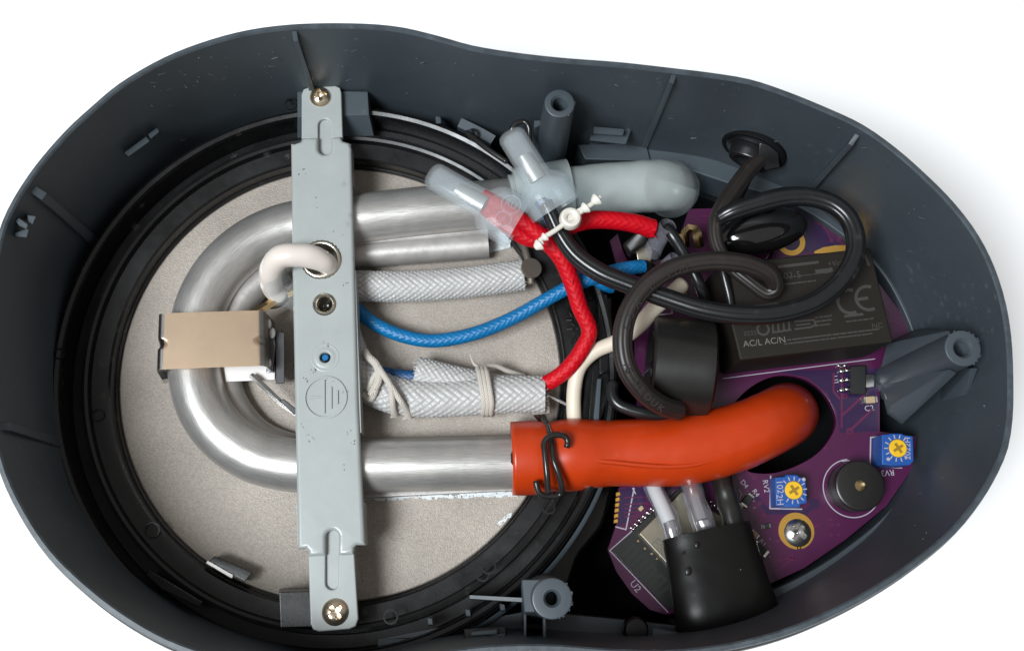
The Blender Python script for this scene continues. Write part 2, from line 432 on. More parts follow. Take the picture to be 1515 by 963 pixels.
# ================================================================== housing
RZ = 250.0
rim_px = [(-5,325),(34,256),(89,190),(130,152),(171,118),(240,78),(308,52),(367,37),(430,29),(500,27),(560,29),(600,34),(650,46),(700,60),(760,70),
 (830,78),(920,85),(1000,94),(1050,100),(1110,110),(1160,126),(1220,150),(1280,178),(1330,213),(1380,257),(1420,298),(1455,345),(1480,395),(1497,450),
 (1505,500),(1508,560),(1507,620),(1500,665),(1485,702),(1460,745),(1420,795),(1360,845),(1300,885),(1230,922),(1160,950),(1080,970),(990,980),(900,978),
 (810,972),(720,974),(640,985),(560,1003),(480,1012),(400,1008),(320,990),(240,962),(170,922),(110,875),(60,825),(20,765),(-8,705),(-26,630),(-33,550),(-31,470),(-22,395)]
rim = ccw(catmull(PP(rim_px, RZ), 14, closed=True))
house = thing('appliance_housing', 'dark slate grey plastic appliance housing lying open with all the wiring inside', 'housing', P(757, 520, ZT))
def wall_band(levels, m, name, parent=house, cap_last=False):
    bm = bmesh.new(); rings = []
    for o_, z in levels:
        q = offset(rim, o_) if o_ else rim
        rings.append([bm.verts.new((p.x, p.y, z)) for p in q])
    for a, b in zip(rings, rings[1:]):
        for s in range(len(a)): bm.faces.new((a[s], a[(s+1) % len(a)], b[(s+1) % len(a)], b[s]))
    return finish(name, bm, m, parent, smooth=50)
wall_band([(6, ZT), (0, ZT + 12), (0, 226), (2, 232), (5, 234)], black_pl, 'outer_skirt')
wall_band([(5, 234), (5.5, 246), (7.5, 250), (12.5, 250.5), (14.5, 248)], plastic_rim, 'rim')
wall_band([(14.5, 248), (22, -6), (22, -160)], plastic, 'wall')
wall_in = offset(rim, 22)
prism_b = prism(offset(rim, 8), ZT + 1, -150)
finish('base_pan', prism_b, shade_black, house, smooth=0)  # shell floor, its deep shade painted in as near-black
CLAMP.extend(offset(rim, 15))
# ledge that runs round the inside of the wall at the right-hand end
def wall_base_at(px, py, z=10): return P(px, py, z)
ledge_in = [(872,232),(955,236),(1000,246),(1080,272),(1160,296),(1236,340),(1300,398),(1332,450),(1356,510),(1366,560),(1366,640),(1352,705),(1312,760),(1250,812),(1190,850),(1120,882),(1050,903),(1000,917)]
ledge_out = [(872,205),(960,205),(1010,216),(1090,243),(1170,268),(1250,300),(1330,370),(1380,440),(1410,520),(1416,600),(1400,680),(1370,740),(1320,800),(1250,850),(1180,890),(1100,925),(1000,945)]
poly = catmull(PP(ledge_in, 5), 14) + list(reversed(catmull(PP(ledge_out, 5), 14)))
finish('ledge', prism(poly, -60, 5, bevel=2.5), plastic, house)
# bottom shelf between the ring and the lower post
finish('shelf', px_prism([(560,945),(700,918),(775,905),(800,905),(905,915),(1000,925),(1000,975),(950,976),(900,975),(860,973),(820,972),(780,972),(740,974),(700,977),(660,982),(610,985),(560,990)], -60, 20), plastic, house)
finish('floor_step', px_prism([(715,890),(800,800),(885,690),(922,690),(892,780),(856,824),(842,868),(790,892)], -110, -40, bevel=8, rnd=10), black_pl, house)  # plastic lying in shade; the shade is put in as black
finish('shelf', px_prism([(855,214),(956,211),(962,238),(866,236)], -60, 12, bevel=1.5), plastic, house)
def rib(px, py, zt, z0, thick, depth, cpx=(640, 520), name='rib', slope=0.0):
    a = P(px, py, zt); c = P(cpx[0], cpx[1], zt)
    d = (a - c); d.z = 0; d.normalize(); n = Vector((-d.y, d.x, 0)) * thick / 2
    bm = bmesh.new()
    b0 = Vector((a.x, a.y, z0)) - d * slope
    hull([a + n - d*0, a - n, a + d*depth + n, a + d*depth - n + Vector((0,0,0)), b0 + n*1.3, b0 - n*1.3, Vector((a.x,a.y,z0)) + d*depth*1.1 + n*1.3, Vector((a.x,a.y,z0)) + d*depth*1.1 - n*1.3, a + d*depth*0.9 + n + Vector((0,0,10)), a + d*depth*0.9 - n + Vector((0,0,10))], bm)
    return finish(name, bevel_all(bm, 0.8, 1), plastic, house)
rib(438, 62, 236, 30, 7, 15, (480, 560))
rib(993, 124, 236, 10, 7, 15, (920, 480))
rib(1258, 215, 228, 10, 7, 15, (1080, 520))
rib(66, 291, 226, 30, 11, 15, (500, 545))
rib(16, 630, 226, 30, 11, 15, (500, 545))
finish('rib', bevel_all(px_hull([(1299,841,125),(1305,841,125),(1313,866,128),(1306,868,128),(1215,847,8),(1222,860,8),(1252,845,0),(1262,862,0)]), 1, 1), plastic, house)
_wp = offset(rim, 20.5)
def inside(poly, x, y):
    r_ = False
    for i in range(len(poly)):
        a, b = poly[i-1], poly[i]
        if (a.y > y) != (b.y > y) and x < (b.x - a.x) * (y - a.y) / (b.y - a.y) + a.x: r_ = not r_
    return r_
def on_wall(px, py):
    lo, hi = 10.0, 246.0
    q = P(px, py, hi)
    if not inside(_wp, q.x, q.y): return None
    q = P(px, py, lo)
    if inside(_wp, q.x, q.y): return None
    for _ in range(14):
        mid = (lo + hi) / 2; q = P(px, py, mid)
        if inside(_wp, q.x, q.y): hi = mid
        else: lo = mid
    return P(px, py, hi)
db = bmesh.new(); cnt = 0
rs = random.Random(11)
while cnt < 140:
    px, py = rs.uniform(200, 1500), rs.uniform(40, 900)
    if cnt < 22: px, py = rs.uniform(220, 420), rs.uniform(50, 130)
    q = on_wall(px, py)
    if q is None: continue
    cnt += 1; r_ = rs.uniform(0.35, 1.1) * (1.6 if rs.random() < 0.1 else 1)
    if rs.random() < 0.45:
        q2 = on_wall(px + rs.uniform(3, 11), py - rs.uniform(-2, 4) * (1 if px < 700 else -1))
        if q2 is not None: tube([q, q2], [r_*0.6, r_*0.3], seg=4, bm=db, smooth=False); continue
    blob(q, r_, r_*rs.uniform(0.6, 1), r_, db, sub=1)
dust_m = mat('grey_dust', (0.105, 0.11, 0.115), 0.8)
finish('dust_specks', db, dust_m, house, kind='stuff')
# hollow screw posts
def post(px, py, zt, r, hole, z0, name='screw_post', bits=()):
    c = P(px, py, zt); bm = bmesh.new()
    lathe(Vector((c.x, c.y, z0)), Vector((0, 0, 1)), [(0, r*1.22), (zt - z0 - 3, r), (zt - z0 - 0.8, r - 0.8), (zt - z0, r - 2.5), (zt - z0, hole + 1.5), (zt - z0 - 2, hole)] +
          [(zt - z0 - 4 - 3*i, hole * (1.0 if i % 2 else 0.86)) for i in range(9)] + [(zt - z0 - 60, hole*0.8), (zt - z0 - 60, 0)], seg=36, bm=bm)
    p = finish(name, bm, plastic, house)
    for b in bits: finish('gusset', bevel_all(px_hull(b), 1.0, 1), plastic, p)
    # torn moulding flash round the top
    fb = bmesh.new()
    for i in range(3 if r < 24 else 12):
        a = random.uniform(-1.2, 2.4); q = Vector((c.x + r*math.cos(a), c.y + r*math.sin(a), zt - random.uniform(0.5, 3)))
        blob(q, random.uniform(0.8, 2.0), random.uniform(0.8, 1.6), random.uniform(0.8, 2), fb, sub=1)
    finish('moulding_flash', fb, plastic_rim, p)
    return p
post(828, 153, 195, 21, 11, -30, bits=[[(790,178,120),(800,178,120),(800,186,120),(790,190,120),(786,230,0),(800,240,0),(786,238,0),(800,226,0)]])
post(1425, 515, 222, 24, 12, -30, bits=[
  [(1312,508,40),(1403,489,212),(1408,496,212),(1325,532,40),(1302,548,0),(1310,520,0),(1398,478,0)],
  [(1404,546,205),(1416,552,205),(1336,626,30),(1318,600,30),(1300,560,0),(1312,612,0),(1334,628,0)],
  [(1436,545,190),(1447,545,190),(1447,585,140),(1440,592,130),(1395,540,30),(1380,610,20),(1420,540,30)]])
post(817, 885, 205, 25, 9.5, -30, bits=[
  [(772,857,180),(800,857,180),(800,905,180),(776,905,180),(770,870,0),(800,870,0),(800,925,0),(772,925,0)],
  [(775,905,150),(779,905,150),(779,948,150),(775,948,150),(775,905,0),(779,905,0),(779,948,0),(775,948,0)],
  [(803,905,150),(808,905,150),(808,950,150),(803,950,150),(803,905,0),(808,905,0),(808,950,0),(803,950,0)]])
finish('gusset', px_hull([(695,880,90),(772,884,110),(772,890,110),(695,885,90),(695,880,0),(772,884,0),(772,892,0),(695,887,0)]), plastic, house)
# latch windows, clips, small mouldings
def latch(pts, z, m=plastic, name='latch', h=9):
    return finish(name, bevel_all(px_hull([(x, y, z) for x, y in pts] + [(x, y, z - h) for x, y in pts]), 1.0, 1), m, house)
latch([(878,187),(924,191),(922,201),(878,198)], 85, h=40)
latch([(874,201),(922,206),(930,190),(934,192),(926,214),(872,208)], 70, plastic, h=20)
latch([(184,226),(216,202),(222,209),(190,232)], 136, h=40)
latch([(219,199),(233,189),(236,195),(223,206)], 134, h=40)
latch([(14,324),(28,322),(42,332),(40,340),(28,334)], 236, plastic_rim, h=16)
latch([(40,318),(54,320),(48,334),(42,330)], 228, plastic, h=18)
latch([(20,345),(44,337),(40,352),(24,350)], 230, plastic_rim, h=16)
latch([(88,780),(94,777),(146,832),(142,834)], 130, black_pl, h=30)
latch([(44,762),(92,776),(110,800),(104,818),(70,812)], 150, black_pl, h=6)
latch([(686,930),(748,926),(750,950),(688,953)], 120, black_pl, 'latch_window', h=60)
latch([(697,934),(736,930),(736,938),(697,940)], 128, plastic_rim, h=10)
latch([(697,942),(720,940),(720,946),(697,948)], 128, plastic_rim, h=10)
latch([(724,940),(748,936),(748,942),(724,946)], 128, plastic_rim, h=10)
latch([(220,842),(248,862),(300,890),(296,898),(240,872),(216,850)], 60, black_pl, h=20)
latch([(1112,890),(1150,884),(1152,900),(1120,904)], 60, plastic, h=20)
latch([(965,928),(1010,936),(1012,950),(965,946)], 60, plastic, h=20)
finish('moulded_stud', lathe(P(1066, 940, 60), Vector((0,0,1)), [(0,14),(10,14),(12,12),(12,0)]), black_pl, house)
finish('moulded_stud', lathe(P(938, 930, 40), Vector((0,0,1)), [(0,17),(18,17),(22,14),(24,0)]), black_pl, house)
# cord opening in the wall
gc = P(1112, 222, 120)
gdir = Vector((0.32, 0.95, -0.05)).normalized()
# ================================================================== plate ring
pc = P(506, 556, 0); RP = (P(835, 548, 0) - P(178, 560, 0)).length / 2
ring = thing('seat_ring', 'round black plastic ring with stepped grooves framing the grey metal plate', 'ring', Vector((pc.x, pc.y, -60)))
def prof_ring(pr, name, m=black_pl, parent=ring, a0=0, a1=360, seg=160):
    bm = bmesh.new(); full = a1 - a0 >= 360; n = seg
    rings = []
    for i in range(n + (0 if full else 1)):
        a = math.radians(a0 + (a1 - a0) * i / n)
        rings.append([bm.verts.new((pc.x + r*math.cos(a), pc.y + r*math.sin(a), z)) for r, z in pr])
    k = len(rings)
    for i in range(k if full else k - 1):
        A, B = rings[i], rings[(i+1) % k]
        for j in range(len(pr) - 1): bm.faces.new((A[j], A[j+1], B[j+1], B[j]))
    return finish(name, bm, m, parent, smooth=30)
prof_ring([(RP-3, -30), (RP-2, 3), (RP+1, 5), (RP+2, 24), (RP+5, 27), (RP+27, 29), (RP+29, 40), (RP+33, 42), (RP+38, 41), (RP+40, 20)], 'inner_step')
prof_ring([(RP+40, 20), (RP+41, 14), (RP+58, 14), (RP+60, 20), (RP+61, 52)], 'groove')
prof_ring([(RP+61, 52), (RP+63, 58), (RP+68, 60), (RP+72, 58), (RP+74, 50), (RP+77, 48), (RP+78, -60)], 'outer_ridge')
prof_ring([(RP+80, -60), (RP+80, 38), (RP+83, 40), (RP+86, 38), (RP+87, -60)], 'lip', plastic, a0=-100, a1=-20, seg=50)
# ejector marks and clips on the ring
def on_ring(px, py, z): return P(px, py, z)
for px, py, z, r in [(88,523,60,7),(145,614,30,8),(225,784,30,10),(723,838,60,9),(714,850,56,8),(578,912,60,9),(812,751,58,8),(700,198,60,7),(430,154,60,8),(280,605,30,5)][:9]:
    finish('ejector_mark', ring_strip(P(px, py, z), r, 2.2, z - 2, h=3.2, n=20), black_pl, ring)
for a in (212, 219, 226, 233):
    a0 = a; prof_ring([(RP+84, -20), (RP+84, 30), (RP+94, 32), (RP+95, -20)], 'ring_tab', black_pl, a0=a0 - 2.2, a1=a0 + 2.2, seg=4)
for a0, a1 in ((248, 257), (287, 297), (58, 66)):
    prof_ring([(RP+82, 10), (RP+82, 52), (RP+96, 54), (RP+97, 10)], 'ring_tab', plastic if a0 > 280 or a0 < 100 else black_pl, a0=a0, a1=a1, seg=10)
for px, py in ((648,177),(695,197),(743,897),(692,905),(636,918)):
    finish('ring_hook', bevel_all(px_hull([(px-4,py-5,64),(px+4,py-4,64),(px+5,py+6,64),(px-3,py+6,64),(px-4,py-5,30),(px+4,py-4,30),(px+5,py+8,30),(px-3,py+8,30)]), 1, 1), plastic, ring)
text('>PP<', 846, 482, 30, 26, -86, black_pl, ring, ext=1.2)
finish('ring_rail', px_prism([(868,445),(884,440),(905,440),(908,560),(890,622),(868,640),(874,560)], -40, 40, bevel=3), black_pl, ring)
finish('ring_rail', px_prism([(884,436),(898,434),(906,470),(900,548),(886,556)], 20, 54, bevel=3), black_pl, ring)
finish('ring_rail', px_prism([(878,622),(884,560),(890,560),(886,625)], 20, 50, bevel=1), plastic, ring)
blk = px_hull([(440,134,74),(544,136,74),(546,170,74),(440,173,74),(440,130,-10),(552,130,-10),(557,219,22),(440,222,22),(557,219,-10),(440,222,-10)])
finish('mounting_block', bevel_all(blk, 1.5), plastic, ring)
blk = px_hull([(413,875,76),(521,872,76),(521,925,76),(415,928,76),(413,870,-10),(521,868,-10),(521,925,-10),(415,928,-10)])
finish('mounting_block', bevel_all(blk, 1.5), black_pl, ring)
clip = finish('edge_clip', bevel_all(px_hull([(306,832,34),(318,822,34),(374,846,34),(362,860,34),(306,832,10),(318,822,10),(374,846,10),(362,860,10)]), 1.5), black_pl, ring)
finish('metal_edge', bevel_all(px_hull([(304,833,37),(307,828,37),(346,850,37),(343,856,37),(304,833,30),(307,828,30),(346,850,30),(343,856,30)]), 0.8, 1), heat_al, clip)
# white smear on the ring
bm = bmesh.new()
for k in range(26):
    t = random.random(); q = P(738 + 18*t + random.uniform(-2,2), 775 - 15*t + random.uniform(-2,2), 29)
    blob(q, random.uniform(1,3.2), random.uniform(0.6,1.4), 0.7, bm, rot=0.7, sub=1)
finish('paste_smear', bm, paste, ring)
# ================================================================== heating plate
plate = thing('heating_plate', 'grey sandblasted metal heating plate carrying a bent aluminium water tube', 'heating plate', Vector((pc.x, pc.y, -20)))
bm = bmesh.new(); n = 96
lathe(Vector((pc.x, pc.y, -20)), Vector((0,0,1)), [(0, RP-0.5), (17, RP-0.5), (20, RP-4), (20, RP*0.7), (20, RP*0.35), (20, 0)], seg=n, bm=bm)
finish('disc', bm, plate_al, plate)
TZ = 40; TR = 37
upath = [(800,296,TZ),(700,306,TZ),(600,316,TZ),(520,325,TZ),(468,330,TZ),(420,339,TZ),(372,361,TZ),(328,400,TZ),(300,448,TZ),(288,500,TZ),(288,548,TZ),(300,598,TZ),(328,640,TZ),(372,672,TZ),(420,686,TZ),(470,690,TZ),(540,689,TZ),(650,687,TZ),(800,683,TZ)]
finish('water_tube', px_tube(upath, TR, seg=48, step=5), tube_al, plate, smooth=180)
hz = 20
hpath = [(722,362,hz),(640,368,hz),(540,376,hz),(470,384,hz),(430,392,hz),(392,412,hz),(362,444,hz),(344,490,hz),(336,545,hz-3),(346,590,hz-5),(380,634,hz-6),(424,656,hz-6),(480,662,hz-8),(600,664,hz-8),(760,660,hz-8)]
finish('heater_tube', px_tube(hpath, [21]*8 + [19,18,17,17,17,17,17], seg=32, step=5), heat_al, plate, smooth=60)
wpath = [(720,336,22),(640,346,22),(540,354,22),(470,360,22)]
finish('weld_web', px_tube(wpath, 20, seg=16), heat_al, plate)
# foot flange under the tube and squeezed-out thermal paste
finish('tube_foot', px_prism([(470,716),(560,716),(700,714),(765,712),(765,726),(700,729),(620,733),(540,737),(470,737)], -1, 8, bevel=2), heat_al, plate)
bm = bmesh.new()
for k in range(150):
    t = random.random(); x = 530 + 235*t
    y = 735 - 5*t + random.uniform(-1.5, 4) * (1.3 - t*0.5)
    blob(P(x, y, 1.0), random.uniform(2, 7), random.uniform(1.2, 3), 1.8, bm, sub=1, rot=random.uniform(-0.15,0.15))
for k in range(30):
    t = random.random(); blob(P(700+66*t, 730-9*t+random.uniform(-3,4), 2), random.uniform(4,9), random.uniform(2,4), 2.4, bm, sub=1, rot=0.15)
finish('paste_bead', bm, paste, plate)
bm = bmesh.new()
outl = [(530,386),(600,381),(680,376),(722,368),(728,340),(752,330),(756,366),(742,370),(700,378),(676,384),(640,382),(600,388),(560,392),(530,400)]
px_prism(outl, -1, 4, bevel=2, bm=bm)
for k in range(60):
    t = random.random(); blob(P(530+215*t, 391-24*t+random.uniform(-4,3), 2), random.uniform(2,6), random.uniform(1.2,3), 2.2, bm, sub=1, rot=0.1)
for k in range(26): blob(P(random.uniform(726,754), random.uniform(338,368), 3), random.uniform(4,9), random.uniform(3,6), 3, bm, sub=1, rot=random.uniform(0,3))
finish('paste_bead', bm, paste, plate)
# heater terminals
tm = finish('terminal', px_tube([(768,340,30),(776,366,44),(783,392,50),(786,420,50)], 5.5, seg=14), oxid, plate)
finish('terminal_disc', bevel_all(lathe(P(785,398,54), Vector((0.25,0.1,1)), [(0,0),(0,15),(5,15),(5,0)], seg=28), 0.8, 1, 40), oxid, tm)
tm = finish('terminal', bevel_all(px_hull([(784,612,40),(812,580,46),(814,612,40),(790,614,40),(784,612,34),(812,580,34),(814,612,34)]), 0.8, 1), oxid, plate)
finish('terminal_pin', px_tube([(812,586,36),(828,593,38),(846,603,42)], 3.0, seg=10), steel, tm)
finish('terminal_pin', px_tube([(792,612,20),(798,618,18),(802,626,10)], 4, seg=10), steel, tm)
# ================================================================== bracket
BZ = 92.0
br = thing('mounting_bracket', 'pale grey metal strap bracket with two eyelets spanning the plate', 'bracket', P(484, 530, 76))
def notch(cx, y_edge, y_end, half, up):
    pts = [(cx - half, y_edge)]
    s = -1 if up else 1
    for i in range(9):
        a = math.pi * i / 8
        pts.append((cx - half*math.cos(a), y_end - s*half + s*half*math.sin(a)))
    pts.append((cx + half, y_edge)); return pts
main = [(430,214),(444,209),(447,203)] + notch(480, 203, 228, 9.5, False) + [(504,202),(507,208),(517,211),(520,220),(525,420),(530,600),(540,800),(541,806),(527,806),(524,810),(523,820)] + list(reversed([(x, y) for x, y in notch(491, 821, 784, 9.5, True)])) + [(457,823),(456,815),(452,811),(440,812),(438,700),(432,400)]
mp_ = PP(main, BZ)
holes = [circle(P(475, 384, BZ), 24, 40), circle(P(480, 450, BZ), 12, 28), circle(P(481, 529, BZ), 7.5, 20)]
finish('strap', prism(mp_, 80, BZ, holes=holes, bevel=5.5), bracket_m, br)
TBZ = 86.0
tab1 = [(446,206)] + [(446,140),(449,132),(456,129.5),(496,127),(503,130),(505,137),(507,203)] + list(reversed(notch(480, 205, 176, 9.5, True)))
finish('end_tab', prism(PP(tab1, TBZ), 76, TBZ, bevel=2), bracket_m, br)
tab2 = [(456,820)] + notch(491, 820, 872, 9.5, False) + [(524,818),(530,915),(526,926),(517,930),(472,934),(463,931),(459,922)]
finish('end_tab', prism(PP(tab2, TBZ), 76, TBZ, bevel=2), bracket_m, br)
for (x0, y0), (x1, y1) in (((480,178),(480,226)), ((491,786),(491,870))):
    a, b = P(x0, y0, 79), P(x1, y1, 79); pts = []
    for i in range(13):
        t = math.pi * i / 12; pts.append(a + Vector((12*math.cos(t), 10*math.sin(t) - 2, 0)))
    for i in range(13):
        t = math.pi + math.pi * i / 12; pts.append(b + Vector((12*math.cos(t), 10*math.sin(t) + 2, 0)))
    bm = prism(pts, 74, 80)
    # sloped sides of the pressed groove
    finish('pressed_groove', bm, bracket_m, br)
for (ya, yb) in ((214, 268), (400, 640), (742, 805)):
    def ex(y): return 519 + (y - 210) * 21.5 / 595.0
    def exl(y): return 431 + (y - 212) * 9 / 595.0
    for f, wd in ((ex, -4.0), (exl, 4.0)):
        q = PP([(f(ya), ya), (f(yb), yb), (f(yb) + wd, yb), (f(ya) + wd, ya)], 86)
        finish('side_flange', prism(q, 46, 86.5), bracket_m, br)
def eyelet(px, py, r, tr, rough_n):
    c = P(px, py, BZ); bm = bmesh.new(); n = 56
    prof = [(r - tr, -26), (r - tr, -2), (r - tr*0.7, 1.6), (r, 3.2), (r + tr*0.6, 2.0), (r + tr, 0.2)]
    rings = []
    for i in range(n):
        a = 2*math.pi*i/n; j = 1 + 0.02*math.sin(i*rough_n) + random.uniform(-.008, .008)
        rings.append([bm.verts.new((c.x + rr*(j if k > 2 else 1)*math.cos(a), c.y + rr*(j if k > 2 else 1)*math.sin(a), BZ + z)) for k, (rr, z) in enumerate(prof)])
    for i in range(n):
        A, B = rings[i], rings[(i+1) % n]
        for k in range(len(prof)-1): bm.faces.new((A[k], A[k+1], B[k+1], B[k]))
    return finish('eyelet', bm, nickel, br, smooth=60)
eyelet(475, 384, 24.5, 4.0, 2.9); e2 = eyelet(480, 450, 13, 3.4, 2.6)
bm = blob(P(480, 451, 66), 11, 11, 7); finish('hole_shade_ball', bm, gloss_black, e2)  # glossy black ball added to stand in for the dark inside the eyelet
finish('dimple', lathe(P(481, 529, BZ-0.6), Vector((0,0,1)), [(-6,7.4),(1.4,7.6),(1.9,9),(1.0,14),(0.4,17),(1.4,18.5),(0.4,20)], seg=40), bracket_m, br, smooth=80)
bm = ring_strip(P(481.5, 588, BZ), 28, 2.6, BZ - 1, h=3.2)
line_strip([(479.4,564),(479.4,611)], BZ - 1, 2.8, bm, h=3.2); line_strip([(458.5,589),(478,587)], BZ - 1, 2.8, bm, h=3.2)
line_strip([(489.7,573.5),(489.7,604)], BZ - 1, 2.8, bm, h=3.2); line_strip([(499,579),(499,597)], BZ - 1, 2.8, bm, h=3.2)
finish('earth_symbol', bm, bracket_m, br)
bm = bmesh.new()
for (x, y, n_, sp) in ((484,512,5,5),(463,548,7,5),(452,562,5,4),(511,577,3,4),(459,648,5,6),(521,655,4,3),(488,560,3,6),(446,630,3,4),(516,640,3,4),(500,340,2,8),(470,300,2,10),(448,255,4,7),(512,420,3,4),(505,690,2,6)):
    for k in range(n_):
        x0 = x + random.uniform(-sp, sp); y0 = y + random.uniform(-sp, sp); a = random.uniform(0.2, 2.9); l = random.uniform(0.6, 2.4)
        line_strip([(x0, y0), (x0 + l*math.cos(a), y0 - l*math.sin(a))], BZ - 0.6, random.uniform(0.6, 1.3), bm, 0.75)
finish('scuff', bm, dark_steel, br, smooth=0, kind='stuff')
def screw(px, py, z, R, rot, m, label, h=9):
    c = P(px, py, z); t = thing('cross_head_screw', label, 'screw', Vector((c.x, c.y, z - 1)), 'cross head screws')
    bm = bmesh.new(); nr, na = 16, 96; rings = []
    for i in range(nr + 1):
        r = R * i / nr; ring_ = []
        if i == 0: rings.append([bm.verts.new((c.x, c.y, z + h - h*0.75))]); continue
        for k in range(na):
            a = 2*math.pi*k/na; x, y = r*math.cos(a), r*math.sin(a)
            zz = h * (1 - (r/R)**2.6) * 0.9 + 1.0
            xr = x*math.cos(rot) + y*math.sin(rot); yr = -x*math.sin(rot) + y*math.cos(rot)
            wd = R * 0.19
            inn = (abs(xr) < wd and abs(yr) < R*0.60) or (abs(yr) < wd and abs(xr) < R*0.60)
            if inn: zz -= h * 0.9 * (1 - 0.7*r/R) 
            ring_.append(bm.verts.new((c.x + x, c.y + y, z + zz)))
        rings.append(ring_)
    for k in range(na): bm.faces.new((rings[0][0], rings[1][k], rings[1][(k+1) % na]))
    for a, b in zip(rings[1:], rings[2:]):
        for k in range(na): bm.faces.new((a[k], b[k], b[(k+1) % na], a[(k+1) % na]))
    base = [bm.verts.new((v.co.x, v.co.y, z - 1)) for v in rings[-1]]
    for k in range(na): bm.faces.new((rings[-1][k], base[k], base[(k+1) % na], rings[-1][(k+1) % na]))
    finish('head', bm, m, t, smooth=40)
    finish('shank', lathe(Vector((c.x, c.y, z - 40)), Vector((0,0,1)), [(0,0),(0,R*.5),(39,R*.5)], seg=16), m, t)
    return t
screw(474, 144, TBZ, 15.5, 0.3, gold_screw, 'shiny nickel gold screw at the upper end tab of the grey bracket')
screw(496, 905, TBZ, 17.5, 0.75, gold_screw, 'shiny nickel gold screw at the lower end tab of the grey bracket')
# ================================================================== thermostat with clip over the bend
th = thing('thermostat', 'thermostat under a steel clip with painted-in warm reflection strapped over the bend of the tube', 'thermostat', P(330, 505, 5))
cz = 96
bm = bmesh.new()
def clip_section(x_l, x_r, ytop):
    pass
def clip_pt(u, v):
    xl = 233 + (-3)*v; xr = 390 + 2*v
    yt = 464 - 5*u; yb = 547 - 6*u
    return xl + (xr - xl)*u, yt + (yb - yt)*v
nu, nv = 44, 40; grid = []
for i in range(nu + 1):
    row = []
    for j in range(nv + 1):
        u, v = i/nu, j/nv; x, y = clip_pt(u, v); z = cz + 1.2*math.sin(u*math.pi)
        e = min(u, 1-u) * 157
        if e < 7: z -= 7 - math.sqrt(max(0, 49 - (7-e)**2))
        dd = ((e)/13.0)**2 + ((v-0.53)*83/7.5)**2
        if dd < 1: z -= 10 * (1-dd)
        q = P(x, y, cz); row.append(bm.verts.new((q.x, q.y, z)))
    grid.append(row)
for i in range(nu):
    for j in range(nv):
        f_ = bm.faces.new((grid[i][j], grid[i+1][j], grid[i+1][j+1], grid[i][j+1]))
        if i < 3 or i > nu - 3: f_.material_index = 1  # bent edges stay plain steel, without the painted warm reflection
# down-turned sides
for col in (grid[0], grid[-1]):
    low = [bm.verts.new((v.co.x + (-3 if col is grid[0] else 3), v.co.y, 24)) for v in col]
    for j in range(nv): bm.faces.new((col[j], low[j], low[j+1], col[j+1])).material_index = 1
bmesh.ops.solidify(bm, geom=bm.faces[:], thickness=2.2)
finish('clip', bm, [warm_reflection_steel, steel], th, smooth=50)
finish('clip_foot', bevel_all(px_hull([(232,549,40),(248,549,40),(249,560,30),(240,562,30),(232,549,20),(248,549,20),(250,566,10),(243,568,10)]), 1), steel, th)
finish('ceramic_body', bevel_all(px_hull([(330,530,44),(407,530,44),(407,562,40),(334,565,40),(330,530,6),(407,530,6),(407,562,6),(334,565,6)]), 2), ceramic, th)
finish('ceramic_body', bevel_all(px_hull([(393,476,60),(404,486,60),(408,510,60),(404,550,56),(394,552,56),(393,476,10),(408,486,10),(408,550,10),(394,552,10)]), 2), dark_steel, th)
for x, y in ((397,480),(403,493),(397,538)):
    finish('ceramic_nub', blob(P(x, y, 62), 4.5, 8, 5), ceramic, th)
finish('contact_bar', bevel_all(px_hull([(407,489,52),(421,492,52),(421,567,52),(408,568,52),(407,489,20),(421,492,20),(421,567,20),(408,568,20)]), 1, 1), dark_steel, th)
def strip(l, wd, tk, m, name, parent):
    pts = [P(*q) for q in l]; bm = bmesh.new()
    tube(pts, wd, seg=4, bm=bm, flat=tk / wd, step=8); return finish(name, bm, m, parent, smooth=20)
t1 = strip([(371,555,50),(378,560,52),(398,579,46),(420,599,40),(440,612,38)], 4.2, 2.6, steel, 'terminal', th)
finish('terminal_collar', bevel_all(px_hull([(413,592,48),(420,590,48),(440,606,46),(436,614,46),(413,592,36),(420,590,36),(440,606,36),(436,614,36)]), 1, 1), dark_steel, t1)
t2 = strip([(372,464,60),(388,456,60),(410,443,56),(434,430,50)], 6, 3.0, brass, 'terminal', th)
finish('terminal_disc', blob(P(413, 446, 50), 17, 8, 8, rot=0.6), oxid, t2)
# ================================================================== earth lead through the eyelet
el = thing('earth_lead', 'thick cream shrink-covered lead looping out of the large bracket eyelet', 'wire', P(420, 410, 30))
finish('jacket', px_tube([(494,404,60),(488,396,84),(478,387,104),(462,380,116),(440,377,122),(420,379,120),(406,389,110),(400,406,90),(404,428,60),(416,440,46)], [13,14,15.5,16,16.5,16.5,16.5,16,15,14], seg=26, step=4, wob=0.10), cream_shrink, el, smooth=180)
finish('clear_sleeve', px_tube([(402,400,92),(406,414,78),(414,428,62),(440,440,50)], [19,20,21,22], seg=24, step=4, caps=False, wob=0.2), clear_cap, el, smooth=180)
